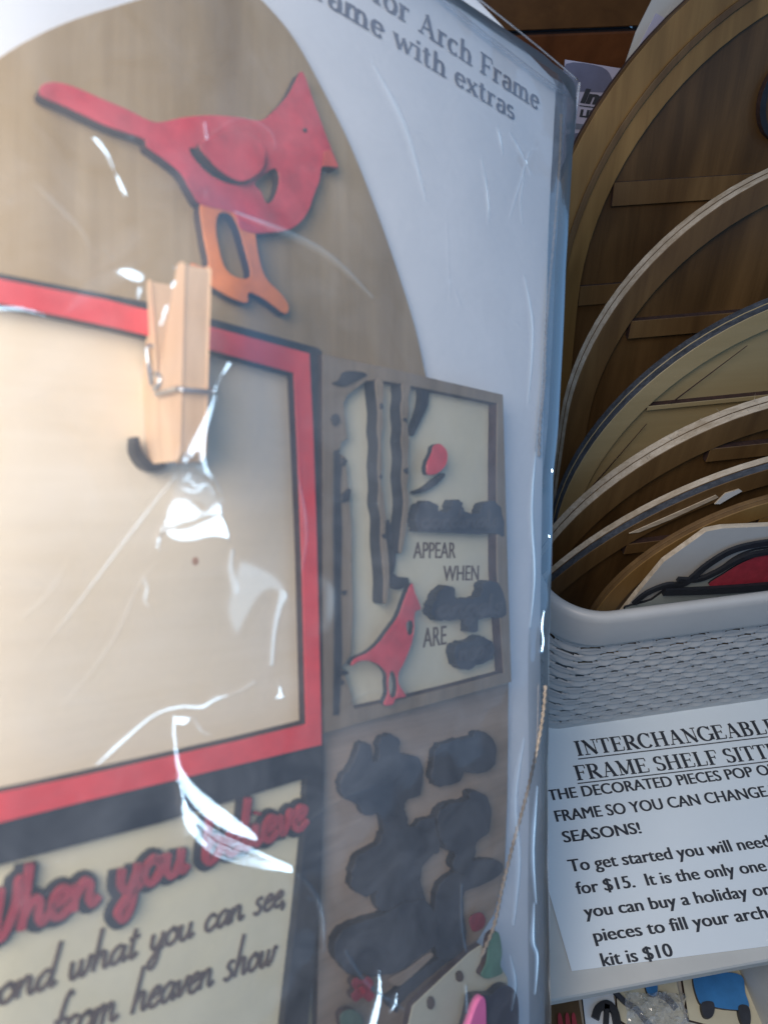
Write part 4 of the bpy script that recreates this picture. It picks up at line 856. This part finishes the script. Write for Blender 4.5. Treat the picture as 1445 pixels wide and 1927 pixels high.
for L_, w_, rg_ in (([(958, 250), (985, 300), (998, 330)], 3, .2), ([(995, 285), (975, 350), (958, 410)], 2.5, .16), ([(985, 330), (978, 380), (982, 420)], 2, .16), ([(905, 300), (915, 370), (918, 420)], 2, .14), ([(935, 240), (945, 290)], 4, .2),
        ([(985, 1390), (968, 1500), (975, 1620), (965, 1740)], 9, .30), ([(1010, 1480), (1002, 1600), (1008, 1700)], 6, .25), ([(1004, 1700), (1002, 1770), (1010, 1800), (1006, 1870)], 6, .24), ([(960, 1800), (968, 1850), (962, 1900)], 5, .26),
        ([(560, 1560), (640, 1505), (700, 1480)], 2, .2), ([(600, 1610), (650, 1580)], 1.5, .12), ([(600, 930), (660, 950), (720, 948)], 2, .18), ([(70, 350), (150, 430), (170, 470)], 8, .33), ([(440, 400), (600, 470), (700, 560)], 12, .38),
        ([(300, 1060), (262, 1100), (210, 1210), (120, 1330)], 7, .34), ([(560, 900), (575, 1000), (566, 1080)], 7, .3), ([(1006, 850), (998, 960), (1004, 1080), (996, 1180)], 7, .3), ([(985, 520), (1000, 620), (992, 760)], 6, .3),
        ([(640, 1330), (700, 1300), (770, 1310)], 4, .26), ([(20, 1180), (90, 1120), (140, 1040)], 5, .33), ([(700, 120), (760, 240), (800, 380)], 8, .38), ([(40, 1700), (160, 1660), (330, 1600)], 2, .16), ([(650, 1790), (690, 1850), (760, 1900)], 4, .22)):
    fold(L_, [w_ * .3, w_, w_ * .8, w_ * .3], .93, 1.0, rg_)
rr_ = random.Random(9)
for i in range(46):      # scratches
    x, y = rr_.uniform(0, 1000), rr_.uniform(60, 1880); a = rr_.gauss(.5, .9); L = rr_.uniform(6, 34)
    fold([(x, y), (x + L * math.cos(a), y + L * math.sin(a))], [.9, 1.2], rr_.uniform(.5, .95), 1, .12, raise_=0)
H2 = H + HD * edge
nv = np.stack([NA_, NB_, np.ones_like(NA_)], -1); nv /= np.linalg.norm(nv, axis=-1, keepdims=True)
def film_grid(name, A_, B_, H_, parent, mat):
    ny, nx = A_.shape; me = bpy.data.meshes.new(name); co = np.stack([A_, B_, H_], -1).reshape(-1, 3).astype(np.float32)
    idx = np.arange(nx * ny).reshape(ny, nx); q = np.stack([idx[:-1, :-1], idx[:-1, 1:], idx[1:, 1:], idx[1:, :-1]], -1).reshape(-1).astype(np.int32)
    me.vertices.add(nx * ny); me.vertices.foreach_set('co', co.ravel()); nf = len(q) // 4
    me.loops.add(len(q)); me.loops.foreach_set('vertex_index', q); me.polygons.add(nf)
    me.polygons.foreach_set('loop_start', np.arange(0, len(q), 4, dtype=np.int32)); me.polygons.foreach_set('loop_total', np.full(nf, 4, np.int32))
    me.update(calc_edges=True); me.polygons.foreach_set('use_smooth', np.ones(nf, bool)); me.materials.append(M[mat])
    o = bpy.data.objects.new(name, me); COL.objects.link(o); o.parent = parent; return o
fo = film_grid('front_film', A, B, H2, bag, 'film'); me = fo.data
at_ = me.attributes.new('fold_normal', 'FLOAT_VECTOR', 'POINT'); at_.data.foreach_set('vector', nv.reshape(-1).astype(np.float32))
at_ = me.attributes.new('roughness', 'FLOAT', 'POINT'); at_.data.foreach_set('value', RG.reshape(-1).astype(np.float32))
# back sheet and welded seams
sl_ = slice(None, None, 10); film_grid('back_film', A[sl_, ::10], B[sl_, ::10], np.full(A[sl_, ::10].shape, -.0012), bag, 'film3')
def seam(pts, wpx, h=.0022):
    P = catmull(pts, 8, False); V = [(*pc(p[0], p[1], h), h) for i, p in enumerate(P)]
    s0 = np.linalg.norm(pc(pts[0][0] + 10, pts[0][1], h) - pc(*pts[0], h)) / 10
    return tube('seam', V, wpx * s0, 'film2', bag, sides=6)
seam([(800, -30), (880, 40), (960, 102), (1030, 155), (1082, 186)], 2.5)
seam([(1090, 156), (1088, 172), (1080, 240), (1073, 305), (1066, 420), (1061, 500), (1057, 600), (1052, 720), (1046, 830), (1038, 900), (1036, 1050), (1031, 1150), (1029, 1300), (1028, 1500), (1031, 1700), (1034, 1940), (1038, 2200)], 1.3, .0014)
seam([(780, -100), (900, -2), (1000, 78), (1086, 150)], 1.3, .0014)
